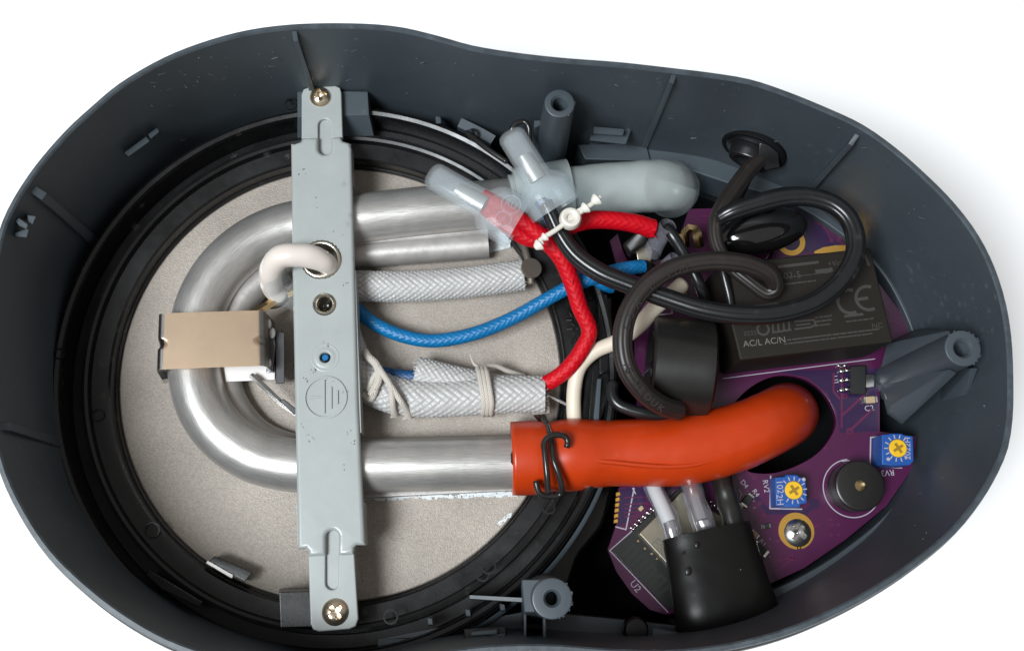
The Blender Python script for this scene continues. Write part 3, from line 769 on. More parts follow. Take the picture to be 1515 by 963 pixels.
# ================================================================== braided sleeves (woven relief is geometry)
def weave(R, n_str, dep=2.6):
    circ = 2*math.pi*R; cell = circ / n_str
    def f(u, th):
        v = th * R
        a = (u*0.82 + v) / cell; b = (u*0.82 - v) / cell
        i, j = math.floor(a), math.floor(b); fa, fb = a - i - .5, b - j - .5
        over = ((i - j) % 4) < 2
        p = fa if over else fb
        q = (fb if over else fa)
        edge = 1 - (2*abs(p))**4
        jit = 1 + 0.35 * mnoise.noise(Vector((u*0.11, math.cos(th)*2.2, math.sin(th)*2.2)))
        return jit * dep * (1.0 * edge + 0.4 * math.cos(q * math.pi) - 0.6)
    return f
def sleeve(l, R, label, m=glassfibre, n_str=16, flat=0.9, base=None):
    bm = px_tube(l, R, seg=112, step=1.5, flat=flat, disp=weave(R, n_str), caps=False)
    o = finish('braided_sleeve', bm, m, smooth=0)
    o.data.shade_smooth()
    return tag(o, label, 'sleeve', 'white braided sleeves')
s1 = sleeve([(440,422,30),(528,423,30),(600,424,31),(690,418,32),(774,407,34)], 21, 'white braided sleeve running straight right from the bracket below the upper tube arm')
s2 = sleeve([(500,470,30),(512,512,32),(532,552,34),(562,577,36),(610,589,38),(680,588,40),(750,583,42),(806,583,44)], 25, 'long white braided sleeve bound with thread, ending at the red wire', flat=0.85)
s3 = sleeve([(616,549,36),(660,560,36),(700,569,34),(760,580,24)], 20, 'short white braided sleeve with a blue wire entering it, lying behind the long one', flat=0.85)
# threads
def thread_path(l, r, bm): return px_tube(l, r, seg=10, step=3, bm=bm)
bm = bmesh.new()
for dx in (-5, 0.5, 6):
    thread_path([(712+dx,545,50),(714+dx,552,62),(718+dx,575,72),(721+dx,595,66),(720+dx,610,48),(722+dx,613,30)], 4.0, bm)
thread_path([(708,548,52),(730,541,40),(752,549,30),(775,556,20)], 3.4, bm)
for k in range(5): thread_path([(716,548,50),(708-k*2,542-k,50),(700-k,540-4*k,48+k)], 0.9, bm)
tag(finish('binding_thread', bm, thread_m), 'cream thread wound round the middle of the long white braided sleeve', 'thread', 'binding threads')
bm = bmesh.new()
thread_path([(548,585,62),(560,562,66),(557,540,66),(545,528,60),(540,520,54)], 5.5, bm)
thread_path([(545,578,58),(552,560,64),(562,548,68),(572,562,70),(583,578,72),(592,592,70),(602,608,52),(606,617,40)], 4.2, bm)
thread_path([(556,536,64),(566,552,70),(578,572,72),(580,590,72),(582,606,58),(585,614,44)], 4.2, bm)
thread_path([(538,583,52),(548,590,56),(556,575,66)], 5.0, bm)
for k in range(9): thread_path([(602,606,52),(604+random.uniform(-6,8),614,44),(605+random.uniform(-9,9),620,36)], 1.3, bm)
for k in range(7): thread_path([(582,604,58),(583+random.uniform(-5,4),612,50),(585+random.uniform(-7,7),617,40)], 1.3, bm)
tag(finish('binding_thread', bm, thread_m), 'knotted cream thread with frayed ends round the sleeves right beside the bracket', 'thread', 'binding threads')
# ================================================================== blue and red wires
def wire(name, l, r, m, label, group, cat='wire', **k):
    if 'braid' in m.name: k.update(seg=64, step=1.2, disp=weave(r if not isinstance(r, list) else 11, 8, 0.75))
    return tag(finish(name, px_tube(l, r, seg=k.pop('seg', 20), step=k.pop('step', 4), **k), m, smooth=180), label, cat, group)
wire('blue_wire', [(505,430,30),(530,460,30),(560,482,32),(600,498,34),(640,504,36),(700,494,42),(760,470,50),(800,448,60),(840,426,72),(870,414,78),(905,402,80),(935,396,80),(952,394,74)], 9.5, blue_b, 'bright blue braided wire curving from behind the bracket across the plate to the right', 'blue braided wires')
wire('blue_wire', [(540,545,20),(570,553,28),(600,557,34),(630,558,36)], 9, navy_b, 'dark blue braided wire running into the short white sleeve', 'blue braided wires')
wire('blue_wire', [(800,298,140),(812,320,124),(826,350,98),(834,380,84),(846,405,70),(870,408,66),(892,420,62),(905,425,50)], 9, blue_b, 'blue braided wire leaving the clear connector beside the black cord', 'blue braided wires')
finish('blue_end', px_tube([(481,529,30),(481,529,80),(481,529,88)], [6.4,6.4,4], seg=16), blue_b, br)
wire('red_wire', [(712,290,140),(765,322,134),(800,350,126),(828,378,118),(845,415,104),(858,455,90),(872,490,80),(862,515,74),(840,545,64),(818,562,54),(796,572,46)], [11,11.5,12,12,11.5,11.2,11,11,11,11,11], red_b, 'long red braided wire running from the clear connector down into the white sleeve', 'red braided wires')
wire('red_wire', [(716,306,136),(780,352,118),(808,352,118),(838,336,118),(870,326,116),(905,326,112),(940,331,106),(966,339,98)], [11,11.5,12,12.5,12.5,12.5,13,13.5], red_b, 'short red braided wire arching right from the cable tie to a frayed end', 'red braided wires')
wire('cream_wire', [(1010,420,70),(990,438,76),(968,456,78),(945,482,74),(915,504,68),(880,520,62),(858,542,56),(850,572,50),(849,610,44),(852,640,30)], [11.5,11.5,11.5,11.5,11,10.5,10.5,10.5,10.5,10.5], cream, 'cream coloured wire bending down behind the black loop to the orange hose', 'plain wires')
def fray(px, py, z, dx, dy, spread, n_, ln, m, parent, r=0.8):
    bm = bmesh.new()
    for k in range(n_):
        y0 = py + random.uniform(-spread, spread); z0 = z + random.uniform(-spread*0.6, spread*0.8); l = random.uniform(0.3, 1) * ln; w_ = random.uniform(-0.6, 0.6) * ln
        px_tube([(px - dx*4, y0, z0), (px + dx*l*0.5, y0 + dy*l*.5 + w_*0.3, z0 + 1), (px + dx*l, y0 + dy*l + w_, z0 + random.uniform(-2, 4))], [r, r*0.8, r*0.4], seg=5, step=3, bm=bm)
    o_ = finish('loose_fibres', bm, m, parent, smooth=60, kind='stuff'); return o_
fray(775, 407, 40, 1, -0.1, 15, 22, 5, glassfibre, s1); fray(807, 583, 44, 1, 0, 18, 22, 6, glassfibre, s2); fray(614, 548, 36, -1, -0.1, 14, 14, 5, glassfibre, s3)
fray(966, 339, 100, 1, 0.3, 11, 34, 7, red_b, bpy.data.objects['red_wire.001']); fray(952, 394, 76, 1, -0.1, 8, 14, 4, blue_b, bpy.data.objects['blue_wire'])
fb = bmesh.new(); rs = random.Random(3)
for (x, y, z) in [(828,378,128),(845,415,114),(858,455,100),(866,475,94),(868,505,86),(852,530,78),(838,547,72),(870,326,126),(905,325,122),(890,326,124),(940,331,116),(955,335,112),(800,352,128)]:
    for k in range(4):
        a = rs.uniform(0, 6.28); l = rs.uniform(3, 7); ox, oy = rs.uniform(-8, 8), rs.uniform(-8, 8)
        px_tube([(x+ox, y+oy, z-1), (x+ox+l*.5*math.cos(a), y+oy+l*.5*math.sin(a), z+2.5), (x+ox+l*math.cos(a), y+oy+l*math.sin(a), z+1.5)], 0.45, seg=4, step=2.5, bm=fb)
finish('loose_fibres', fb, red_b, bpy.data.objects['red_wire'], smooth=60, kind='stuff')
# ================================================================== clear closed-end connectors
def cap(tip, mouth, z0, z1, narrow, wide, label, flat, frac, mark, mang):
    a, b = P(tip[0], tip[1], z0), P(mouth[0], mouth[1], z1); L_ = (b - a).length; ax = (b - a).normalized()
    t = thing('wire_connector', label, 'connector', Vector((min(a.x, b.x), min(a.y, b.y), min(z0, z1) - wide)), 'clear closed end wire connectors')
    f = frac * L_; tk = 3.2
    prof = [(0, 0), (0.5, narrow*0.55), (4, narrow*0.86), (10, narrow), (f - 14, narrow*1.02), (f - 4, narrow*1.08), (f + 6, wide*0.9), (f + 14, wide), (L_ - 1, wide*1.02), (L_, wide*1.0), (L_, wide - tk), (f + 16, wide - tk - 1), (f + 4, narrow*0.9), (f - 10, narrow - tk - 1), (12, narrow - tk - 1), (6, narrow*0.5), (6, 0)]
    finish('shell', lathe(a, ax, prof, seg=44, flat=flat), clear_cap, t, smooth=60)
    fer = lathe(a, ax, [(f*0.5, 0), (f*0.5, narrow*0.45), (f*0.8, narrow*0.6), (f, narrow*0.62), (f, 0)], seg=24, flat=flat)
    finish('ferrule', fer, heat_al, t, smooth=40)
    for (mx, my, mz, r, s) in mark:
        ob = finish('embossed_mark', ring_strip(P(mx, my, mz), r, 1.4, mz, h=1.0, n=24), clear_cap, t)
        text(s, mx, my, mz + 0.3, r*1.0, mang, clear_cap, t, ext=0.5)
    return t
cap((634,256), (768,332), 150, 150, 20, 38, 'clear wire connector with red wires inside, lying over the upper tube arm', 0.62, 0.62, [(756,303,172,13,'RU'), (745,324,172,10.5,'R')], -28)
cap((752,194), (824,310), 168, 150, 20, 38, 'clear wire connector with a black cord and blue wire, pointing up beside the hollow post', 0.7, 0.62, [(818,288,178,0.01,'CE')][:0], -55)
text('CE', 818, 287, 176, 20, 25, clear_cap, bpy.data.objects['wire_connector.001'], ext=0.8)
# ================================================================== beaded cable tie
ct = thing('cable_tie', 'small translucent white beaded cable tie clasped round the red wires', 'cable tie', P(842, 325, 150))
finish('tail', px_tube([(793,366,168),(800,355,168),(820,342,168),(842,326,168),(862,312,168),(882,297,168)], 3.6, seg=12), nylon, ct)
hd = lathe(P(843,326,160), Vector((0,0,1)), [(0,13),(2,15),(10,15),(14,13),(15,10),(13,6),(8,4),(8,0)], seg=28)
hull([P(846,314,162),P(858,318,162),P(866,309,162),P(862,305,162),P(846,314,172),P(858,318,172),P(866,309,172),P(862,305,172)], hd)
finish('head', hd, nylon, ct)
for x, y, r in ((797,363,6.5),(806,351,5),(866,308,6.5),(882,296,7)):
    c = P(x, y, 168); ax = (P(882,296,168) - P(793,366,168)).normalized()
    finish('bead', lathe(c - ax*r, ax, [(0, r*0.5), (r*0.3, r*0.75), (r*1.0, r*1.25), (r*1.3, r*1.3), (r*1.6, r*0.6), (r*2.1, r*0.4)], seg=12, flat=0.8), nylon, ct)
# ================================================================== hoses
ms = thing('clear_hose', 'milky translucent silicone hose stretched over the upper tube end and bending down', 'hose', P(880, 285, -80))
HZ = 42
finish('hose_wall', px_tube([(756,297,HZ),(800,291,HZ),(860,284,HZ),(915,279,HZ),(955,276,HZ),(982,275,HZ-10),(996,278,HZ-42),(996,282,HZ-80),(992,286,HZ-120)], [38,38,39,39,39,39,39,40,40], seg=44, step=4, wob=0.03), silicone, ms, smooth=180)
finish('hose_collar', px_tube([(762,295,HZ),(800,290,HZ),(843,284,HZ)], [46,47.5,49], seg=44, step=5), silicone, ms, smooth=60)
oh = thing('orange_hose', 'thick orange silicone hose clamped on the lower tube end and bending down', 'hose', P(960, 670, -100))
pts = [(757,678,44),(790,677,44),(818,675,44),(846,673,44),(900,670,43),(950,669,43),(1000,667,43),(1050,658,43),(1095,645,42),(1130,630,36),(1154,618,16),(1164,612,-20),(1164,612,-70),(1160,614,-120)]
rad = [51.5,51.5,48.5,50.5,46.5,47.5,49,49,47.5,46,46,46,46,46]
finish('hose_wall', px_tube(pts, rad, seg=56, step=4, wob=0.012), orange, oh, smooth=180)
finish('crease', px_tube([(846,686,91.4),(870,681,87.6),(900,683,86.4),(950,688,86.4),(990,690,85.8),(1030,687,84.8),(1060,680,85)], [0.4,3,3.6,3.6,3.2,2.6,0.3], seg=8, step=4), orange, oh, smooth=180)
fe = bmesh.new(); blob(P(757,680,58), 5, 18, 22, fe); finish('tape_scrap', fe, gloss_black, oh)
hc = thing('hose_clip', 'black spring wire clip with hooked ends around the orange hose', 'clip', P(815, 680, 60))
finish('spring_wire', px_tube([(804,618,40),(811,634,74),(815,650,95),(819,680,103),(826,700,101),(831,720,94),(829,731,88),(815,734,88),(800,731,90),(795,722,92),(793,711,94)], 4.2, seg=14, step=3), black_wire_m, hc, smooth=180)
finish('spring_wire', px_tube([(811,730,98),(809,700,108),(806,670,110),(805,655,109),(812,646,110),(825,643,109),(836,646,107),(840,653,106),(838,662,106)], 4.2, seg=14, step=3), black_wire_m, hc, smooth=180)
hc2 = thing('hose_clip', 'black spring wire clip loop poking out above the clear connector', 'clip', P(770, 195, 60))
finish('spring_wire', px_tube([(760,240,60),(757,205,100),(757,192,110),(764,183,112),(775,180,112),(782,188,112),(783,205,105),(784,225,90)], 4.0, seg=14, step=3), black_wire_m, hc2, smooth=180)
finish('spring_wire', px_tube([(690,196,70),(720,220,84),(750,240,90)], 4.0, seg=14, step=3), black_wire_m, hc2, smooth=180)
# ================================================================== black cords
def ribsec(th):
    d1 = math.sin(th); k = 0
    for t0 in (0.25*math.pi, 0.75*math.pi, 1.25*math.pi, 1.75*math.pi, 0.5*math.pi):
        e = (th - t0 + math.pi) % (2*math.pi) - math.pi
        k += 0.065 * math.exp(-(e/0.15)**2)
    return 1.0 - k
cA = [(806,300,150),(815,318,148),(828,345,142),(850,376,138),(885,402,140),(930,421,142),(985,441,145),(1040,458,150),(1095,466,154),(1150,464,156),(1205,447,158),(1246,413,158),(1266,368,158),(1258,328,156),(1235,304,154),(1200,292,152),(1160,292,150),(1115,303,146),(1080,315,140),(1062,325,132)]
wire('power_cord', cA, [11,11,12,13,13.5,13.5,13.5,13.5,13.5,13.5,13.5,13.5,13.5,13.5,13.5,13.5,14,13.5,12.5,10], black_cable, 'black ribbed cord making the large loop over the power module', 'black cords', seg=84, sec=ribsec)
cB = [(1128,232,96),(1108,252,100),(1086,282,108),(1066,312,118),(1058,335,120),(1062,365,122),(1080,392,126),(1108,416,126),(1136,434,124),(1147,428,128),(1140,408,140),(1110,393,152),(1075,387,160),(1035,388,164),(990,400,166),(952,427,166),(927,468,164),(921,510,160),(929,548,154),(952,580,140),(980,600,118),(1005,608,96),(1022,612,58),(1030,612,8)]
wire('power_cord', cB, [12,12.5,13,12,11,10,10,10,10.5,11.5,13,13.5,13.5,13.5,13.5,13.5,13.5,13.5,13.5,13.5,13.5,13.5], brown_cable, 'brownish black cord with moulded lettering looping left around the cream wire', 'black cords', seg=84, sec=ribsec)
cordB = bpy.data.objects['power_cord.001']
def letters(s, pts, z, size, flipped):
    q = [P(x, y, z) for x, y in pts]; qc = catmull(q, 1.0); L_ = [0]
    for a, b in zip(qc, qc[1:]): L_.append(L_[-1] + (b - a).length)
    n = len(s)
    for i, ch in enumerate(s):
        if ch == ' ': continue
        d = (i + 0.5) / n * L_[-1]; k = min(range(len(L_)), key=lambda j: abs(L_[j] - d)); k = min(max(k, 1), len(qc)-2)
        t = qc[k+1] - qc[k-1]; ang = math.degrees(math.atan2(t.y, t.x))
        cu = qc[k]
        px, py = proj(cu)
        text(ch, px, py, cu.z, size, ang, brown_cable, cordB, name='moulded_letter', ext=0.9)
def proj(v):
    d = Rm.transposed() @ (v - CAM)
    return CX + d.x / -d.z * F, CY - d.y / -d.z * F
letters('LSA', [(925,492),(933,466),(948,443)], 177.2, 15, False)
letters('L-VDE', [(958,429),(985,408),(1025,394)], 178.5, 14, False)
letters('LING HEDUK', [(922,506),(928,545),(950,580),(982,608)], 168, 13, True)
wire('thin_black_wire', [(908,565,60),(905,580,62),(912,596,64),(935,607,66),(965,613,66),(1000,618,50),(1020,630,20)], 8.5, black_cable, 'thin black wire curling out beside the orange hose under the loop', 'thin black wires')
wire('thin_black_wire', [(986,336,100),(993,346,104),(1006,366,100),(1022,395,92),(1036,425,84),(1046,452,60),(1050,475,20)], 8.5, black_cable, 'thin black wire running down from the clear terminal sleeve', 'thin black wires')
wire('thin_black_wire', [(1068,395,110),(1073,415,108),(1079,440,104),(1083,468,102)], 6.5, black_cable, 'thin black wire lying against the left end of the power module', 'thin black wires')
wire('thin_black_wire', [(1112,248,80),(1098,278,70),(1088,300,60),(1080,330,40)], 8.5, black_cable, 'thin black wire coming out of the cord grommet behind the cord', 'thin black wires')
# cord grommet
gr = thing('cord_grommet', 'round black cord grommet set in the grey wall at upper right', 'grommet', P(1112, 235, 60))
gc = P(1115, 222, 84); gax = Vector((0.42, 0.90, 0.0)).normalized()
finish('flange', lathe(gc - gax*4, gax, [(0, 42), (0, 47), (2, 49), (30, 49), (30, 0)], seg=44), shade_black, gr)  # cup coloured near-black to paint the shade of the wall hole
finish('bushing', lathe(gc - gax*22, gax, [(20, 0), (4, 20), (0, 22), (0, 30), (3, 32), (18, 33), (19, 40), (22, 41)], seg=36, flat=0.7), black_cable, gr, smooth=30)
finish('strain_relief', bevel_all(px_hull([(1124,212,120),(1150,218,120),(1154,248,100),(1132,252,96),(1122,230,110),(1124,212,90),(1150,218,90),(1154,248,80),(1132,252,80)]), 2), black_cable, gr)
# ================================================================== circuit board
pb = thing('circuit_board', 'purple circuit board with blue trimmers and a black power module', 'circuit board', P(1150, 640, -20))
BO = -8.0
outl = [(902,356),(914,345),(922,372),(932,392),(1000,380),(1008,342),(1020,309),(1100,307),(1195,309),(1252,362),(1300,418),(1336,466),(1350,504),(1302,548),(1302,638),(1356,645),(1352,690),(1312,748),(1250,799),(1190,840),(1130,868),(1060,897),(985,909),(962,902),(935,878),(912,845),(899,813),(912,775),(915,722),(930,705),(942,690),(942,585),(936,470),(914,400)]
hole = catmull(PP([(1062,652),(1080,606),(1112,572),(1150,556),(1192,562),(1222,586),(1237,622),(1228,648),(1202,676),(1140,700),(1090,690)], BO), 8, closed=True)
finish('board', prism(PP(outl, BO), BO - 9, BO, holes=[hole], bevel=0.8), pcb_m, pb, smooth=20)
finish('mask_zone', px_prism([(1150,549),(1299,545),(1299,638),(1243,640),(1238,610),(1222,580),(1195,558)], BO, BO + 0.5), pcb_dark, pb, smooth=0)
finish('mask_zone', px_prism([(1190,312),(1246,364),(1240,372),(1150,372),(1150,312)], BO, BO + 0.5), pcb_dark, pb, smooth=0)
finish('mask_zone', px_prism([(917,724),(936,722),(970,722),(930,770),(914,778)], BO, BO + 0.5), pcb_dark, pb, smooth=0)
bm = bmesh.new()
for l, wd in (([(1245,555),(1245,632)],3), ([(1233,552),(1233,578),(1242,589)],3), ([(1245,615),(1278,585)],3.4), ([(1257,637),(1290,606)],3.4)): line_strip(l, BO + 0.5, wd, bm, 0.5)
for y in (736, 746, 752, 758, 764): line_strip([(924, y), (968 - (y-736)*0.8, y - 2)], BO + 0.5, 1.6, bm, 0.4)
ring_strip(P(1257, 638, BO), 4, 2.5, BO + 0.6, h=0.6, n=16, bm=bm); ring_strip(P(1250, 586, BO), 3, 2, BO + 0.6, h=0.6, n=14, bm=bm)
rs = random.Random(5)
for (x, y, dx, dy) in ((1090,770,34,-26),(1100,786,30,-24),(1112,832,60,-8),(1128,846,44,-20),(1212,776,-30,34),(1062,690,34,18),(1070,682,46,24),(1090,845,20,-30),(1040,320,60,2),(1036,330,40,2),(1206,330,24,26),(1216,326,26,28),(1330,480,-20,-28)):
    line_strip([(x, y), (x + dx*0.5, y + dy*0.15), (x + dx, y + dy)], BO + 0.1, 1.6, bm, 0.5)
    ring_strip(P(x + dx, y + dy, BO), 2.4, 1.6, BO + 0.2, h=0.8, n=12, bm=bm)
finish('trace', bm, trace_m, pb, smooth=0, kind='stuff')
bm = line_strip([(1118,735),(1136,757),(1192,757),(1205,745)], BO, 7, None, 0.4); ring_strip(P(1205,745,BO), 5, 5, BO, h=0.6, n=18, bm=bm)
finish('trace', bm, pcb_dark, pb, smooth=0, kind='stuff')
# silkscreen outlines
bm = bmesh.new()
line_strip([(1140,704),(1139,752),(1186,753)], BO, 1.8, bm)
line_strip([(1288,647),(1287,689)], BO, 1.8, bm); line_strip([(1288,647),(1298,646)], BO, 1.8, bm); line_strip([(1296,691),(1334,692)], BO, 1.4, bm)
line_strip([(1246,682),(1256,681)], BO, 1.8, bm)
ring_strip(P(1260,722,BO), 42, 1.5, BO, 95, 325, h=0.5, bm=bm)
line_strip([(1070,560),(1294,531)], BO, 1.2, bm)
line_strip([(938,722),(926,783),(911,779)], BO, 1.8, bm); line_strip([(936,722),(940,730)], BO, 1.8, bm)
line_strip([(902,814),(988,905)], BO, 1.6, bm); line_strip([(902,814),(935,785)], BO, 1.4, bm)
line_strip([(955,468),(994,464),(994,452)], BO, 1.6, bm)
line_strip([(1258,582),(1282,582)], BO, 1.4, bm)
line_strip([(1093,724),(1097,730),(1094,738)], BO, 1.2, bm)
finish('silkscreen', bm, silk, pb, smooth=0, kind='stuff')
text('RV3', 1313, 699, BO + 0.7, 12, 184, silk, pb); text('RV2', 1133, 719, BO + 0.7, 11, -84, silk, pb)
text('R4', 1118, 729, BO + 0.7, 10, -55, silk, pb); text('D4', 1101, 716, BO + 0.7, 10, -52, silk, pb)
text('U2', 940, 867, BO + 0.7, 14, -52, silk, pb); text('C2', 1286, 604, BO + 0.7, 12, 8, silk, pb)
text('U1', 1236, 562, BO + 0.7, 11, -80, silk, pb); text('R1', 1128, 803, BO + 0.7, 10, -45, silk, pb)
# plated holes and pads
def pad(px, py, r, wd, m=goldpad): return finish('pad', ring_strip(P(px, py, BO), r, wd, BO + 0.2, h=0.8, n=36), m, pb)
pad(1178, 785, 21, 10); pad(1170, 358, 18, 8)
pd = finish('pad', px_prism([(1205,372),(1218,366),(1236,363),(1260,363),(1260,374),(1205,375)], BO, BO + 1), goldpad, pb)
for k in range(6):
    finish('edge_pad', bevel_all(px_hull([(911+k*.2-k*0.7,728+k*8,BO+1.5),(918-k*0.7,727+k*8,BO+1.5),(918-k*0.7,733+k*8,BO+1.5),(911-k*0.7,734+k*8,BO+1.5),(911-k*0.7,728+k*8,BO-9),(918-k*0.7,733+k*8,BO-9),(911-k*0.7,734+k*8,BO-9)]), 0.8, 1), goldpad, pb)
for x, y in ((1236,708),(1242,711),(1230,776),(1240,776),(1229,791),(1241,791),(1228,768),(1223,662),(1150,800)):
    finish('via', ring_strip(P(x, y, BO), 2.0, 1.2, BO, h=0.5, n=10), trace_m, pb)
screw(1180, 788, BO, 20, 0.95, steel, 'silver screw holding the purple board in its gold ring', h=8)
# power module
MZ = 102
pm = finish('power_module', px_prism([(1061,392),(1288,366),(1322,506),(1095,533)], BO, MZ, rnd=4, bevel=3), module_m, pb, label='black power supply module with faint printing')
ang = math.degrees(math.atan2(27, 227))
text('AC/L AC/N', 1131, 506, MZ, 12.5, ang, module_ink2, pm, ext=0.3); text('+Vo', 1234, 390, MZ, 11, ang, module_ink, pm)
text('-03-5', 1170, 408, MZ, 14, ang, module_ink, pm); text('NC', 1298, 482, MZ, 11, ang, module_ink, pm)
text('02321', 1112, 493, MZ, 9, ang, module_ink, pm)
bm = bmesh.new()
for i in range(3): line_strip([(1108 + 120*0.02, 420 + 0*i), (1108.1 + 120*0.02, 420)], MZ, .3, bm, .2)
def mline(x0, x1, y, wd, gap=True):
    x = x0
    while x < x1:
        l = random.uniform(3, 9); yy = y - (x - x0) * 27/227
        line_strip([(x, yy), (min(x + l, x1), yy - l*27/227)], MZ, wd, bm, 0.3); x += l + random.uniform(1.5, 3)
for x0, x1, y, wd in ((1152,1210,395,4),(1158,1206,421,2.2),(1152,1230,412,1.2),(1208,1230,402,6),(1098,1150,455,2.5),(1105,1140,462,2),(1165,1300,503,2.2),(1160,1290,509,2.0),(1206,1230,470,1.8),(1206,1232,476,1.8),(1206,1230,482,1.8),(1250,1276,468,3.5),(1252,1292,476,2)):
    mline(x0, x1, y, wd)
line_strip([(1280,378),(1285,392)], MZ, 4, bm, .3)
# round mark, comb mark and rounded bars
ring_strip(P(1129, 487, MZ), 8, 3, MZ, h=.3, n=20, bm=bm)
ring_strip(P(1257, 446, MZ), 17, 4.5, MZ, 70, 300, h=.3, n=26, bm=bm); ring_strip(P(1284, 441, MZ), 17, 4.5, MZ, 70, 300, h=.3, n=26, bm=bm); line_strip([(1270,443),(1283,441)], MZ + .1, 4.5, bm, .3)
for k in range(4): line_strip([(1143 + k*8, 479 - k), (1144 + k*8, 491 - k)], MZ, 2.6, bm, .3)
line_strip([(1143,492),(1170,488)], MZ, 2.4, bm, .3)
line_strip([(1176,476),(1204,473),(1207,480),(1200,484),(1176,487)], MZ, 2.2, bm, .3); line_strip([(1178,481),(1198,479)], MZ, 2, bm, .3)
finish('printing', bm, module_ink, pm, smooth=0, kind='stuff')
# choke / round part
fc = P(1008, 543, 55); fax = Vector((1, -0.10, 0.05)).normalized()
ch = finish('round_choke', lathe(fc - fax*46, fax, [(8, 0), (8, 46), (2, 50), (0, 54), (0, 66), (3, 70), (70, 71), (84, 70), (88, 64), (90, 0)], seg=56), shrink_black, pb, label='large dull black drum lying on its side')
finish('spoke', bevel_all(hull([fc - fax*44 + Vector((0, a, b)) for a in (-4, 4) for b in (-60, 60)] + [fc - fax*34 + Vector((0, a, b)) for a in (-4, 4) for b in (-60, 60)]), 1, 1), black_cable, ch)
finish('spoke', bevel_all(hull([fc - fax*52 + Vector((0, a, b)) for a in (-26,-14) for b in (20, 40)] + [fc - fax*34 + Vector((0, a, b)) for a in (-26, -14) for b in (20, 40)]), 1, 1), plastic, ch)
# disc component
vr = bmesh.new(); blob(P(1128, 342, 62), 70, 33, 26, vr, rot=0.22, sub=4)
vt = finish('varistor', vr, gloss_black, pb, smooth=180, label='glossy black coated disc component')
finish('lead', px_tube([(1140,362,40),(1141,374,20),(1136,382,0)], 4, seg=10), gloss_black, vt)
finish('lead', px_tube([(1105,368,40),(1102,380,20),(1100,384,0)], 4, seg=10), gloss_black, vt)
# regulator
rg = finish('regulator', bevel_all(px_hull([(1258,542,8),(1281,541,8),(1281,583,8),(1258,583,8),(1256,541,BO),(1282,540,BO),(1282,584,BO),(1256,584,BO)]), 1, 1), chip_black, pb)
for y in (549, 563, 577):
    lg = bmesh.new(); blob(P(1246, y, BO + 2), 7, 4, 4.5, lg); blob(P(1254, y - 1, BO + 5), 6, 3.4, 4, lg); finish('pin', lg, solder, rg)
blob_t = bevel_all(px_hull([(1280,554,2),(1294,553,0),(1294,572,0),(1280,573,2),(1280,554,BO),(1296,553,BO),(1296,573,BO),(1280,573,BO)]), 1.5); finish('pin', blob_t, solder, rg)
sm = bmesh.new(); blob(P(1241, 541, BO+2), 4, 3, 3.5, sm); blob(P(1250, 541, BO+2), 4, 3, 3.5, sm); finish('solder_joint', sm, solder, pb)
def chip(px, py, l, wd, h, ang, m, name='chip_part'):
    c = P(px, py, BO); M = Matrix.Translation(c) @ Matrix.Rotation(math.radians(ang), 4, 'Z')
    bm = bmesh.new(); hull([M @ Vector((x*l/2*.62, y*wd/2, z)) for x in (-1,1) for y in (-1,1) for z in (0,h)], bm); bevel_all(bm, .7, 1)
    o = finish(name, bm, m, pb)
    for s_ in (-1, 1):
        b2 = bmesh.new(); hull([M @ Vector((s_*l/2*x, y*wd/2*1.04, z)) for x in (.6, 1) for y in (-1,1) for z in (0, h*1.05)], b2); bevel_all(b2, .9, 1)
        finish('end_cap', b2, solder, o)
chip(1286, 592, 22, 10, 6, 4, tancap); chip(1105, 740, 22, 11, 5, 52, chip_black); chip(1124, 812, 26, 12, 5, -42, chip_black); chip(1278, 592, 8, 7, 5, 4, solder)
for x, y, l, wd, h_, a_, m_ in ((1092,752,16,8,4,50,tancap),(1081,733,14,8,4,-45,chip_black),(1134,778,12,7,4,10,chip_black),(1116,790,14,8,4,-42,tancap),(962,735,10,6,3,45,chip_black),(948,752,10,6,3,45,tancap)):
    chip(x, y, l, wd, h_, a_, m_)
fx = bmesh.new()
for k in range(40):
    q = random.choice(((1245,560),(1105,742),(1124,812),(1100,760),(1280,592))); blob(P(q[0] + random.uniform(-16,16), q[1] + random.uniform(-16,16), BO), random.uniform(.6,2.2), random.uniform(.5,1.6), random.uniform(.3,.9), fx, sub=1)
finish('flux_residue', fx, pcb_edge, pb, kind='stuff')
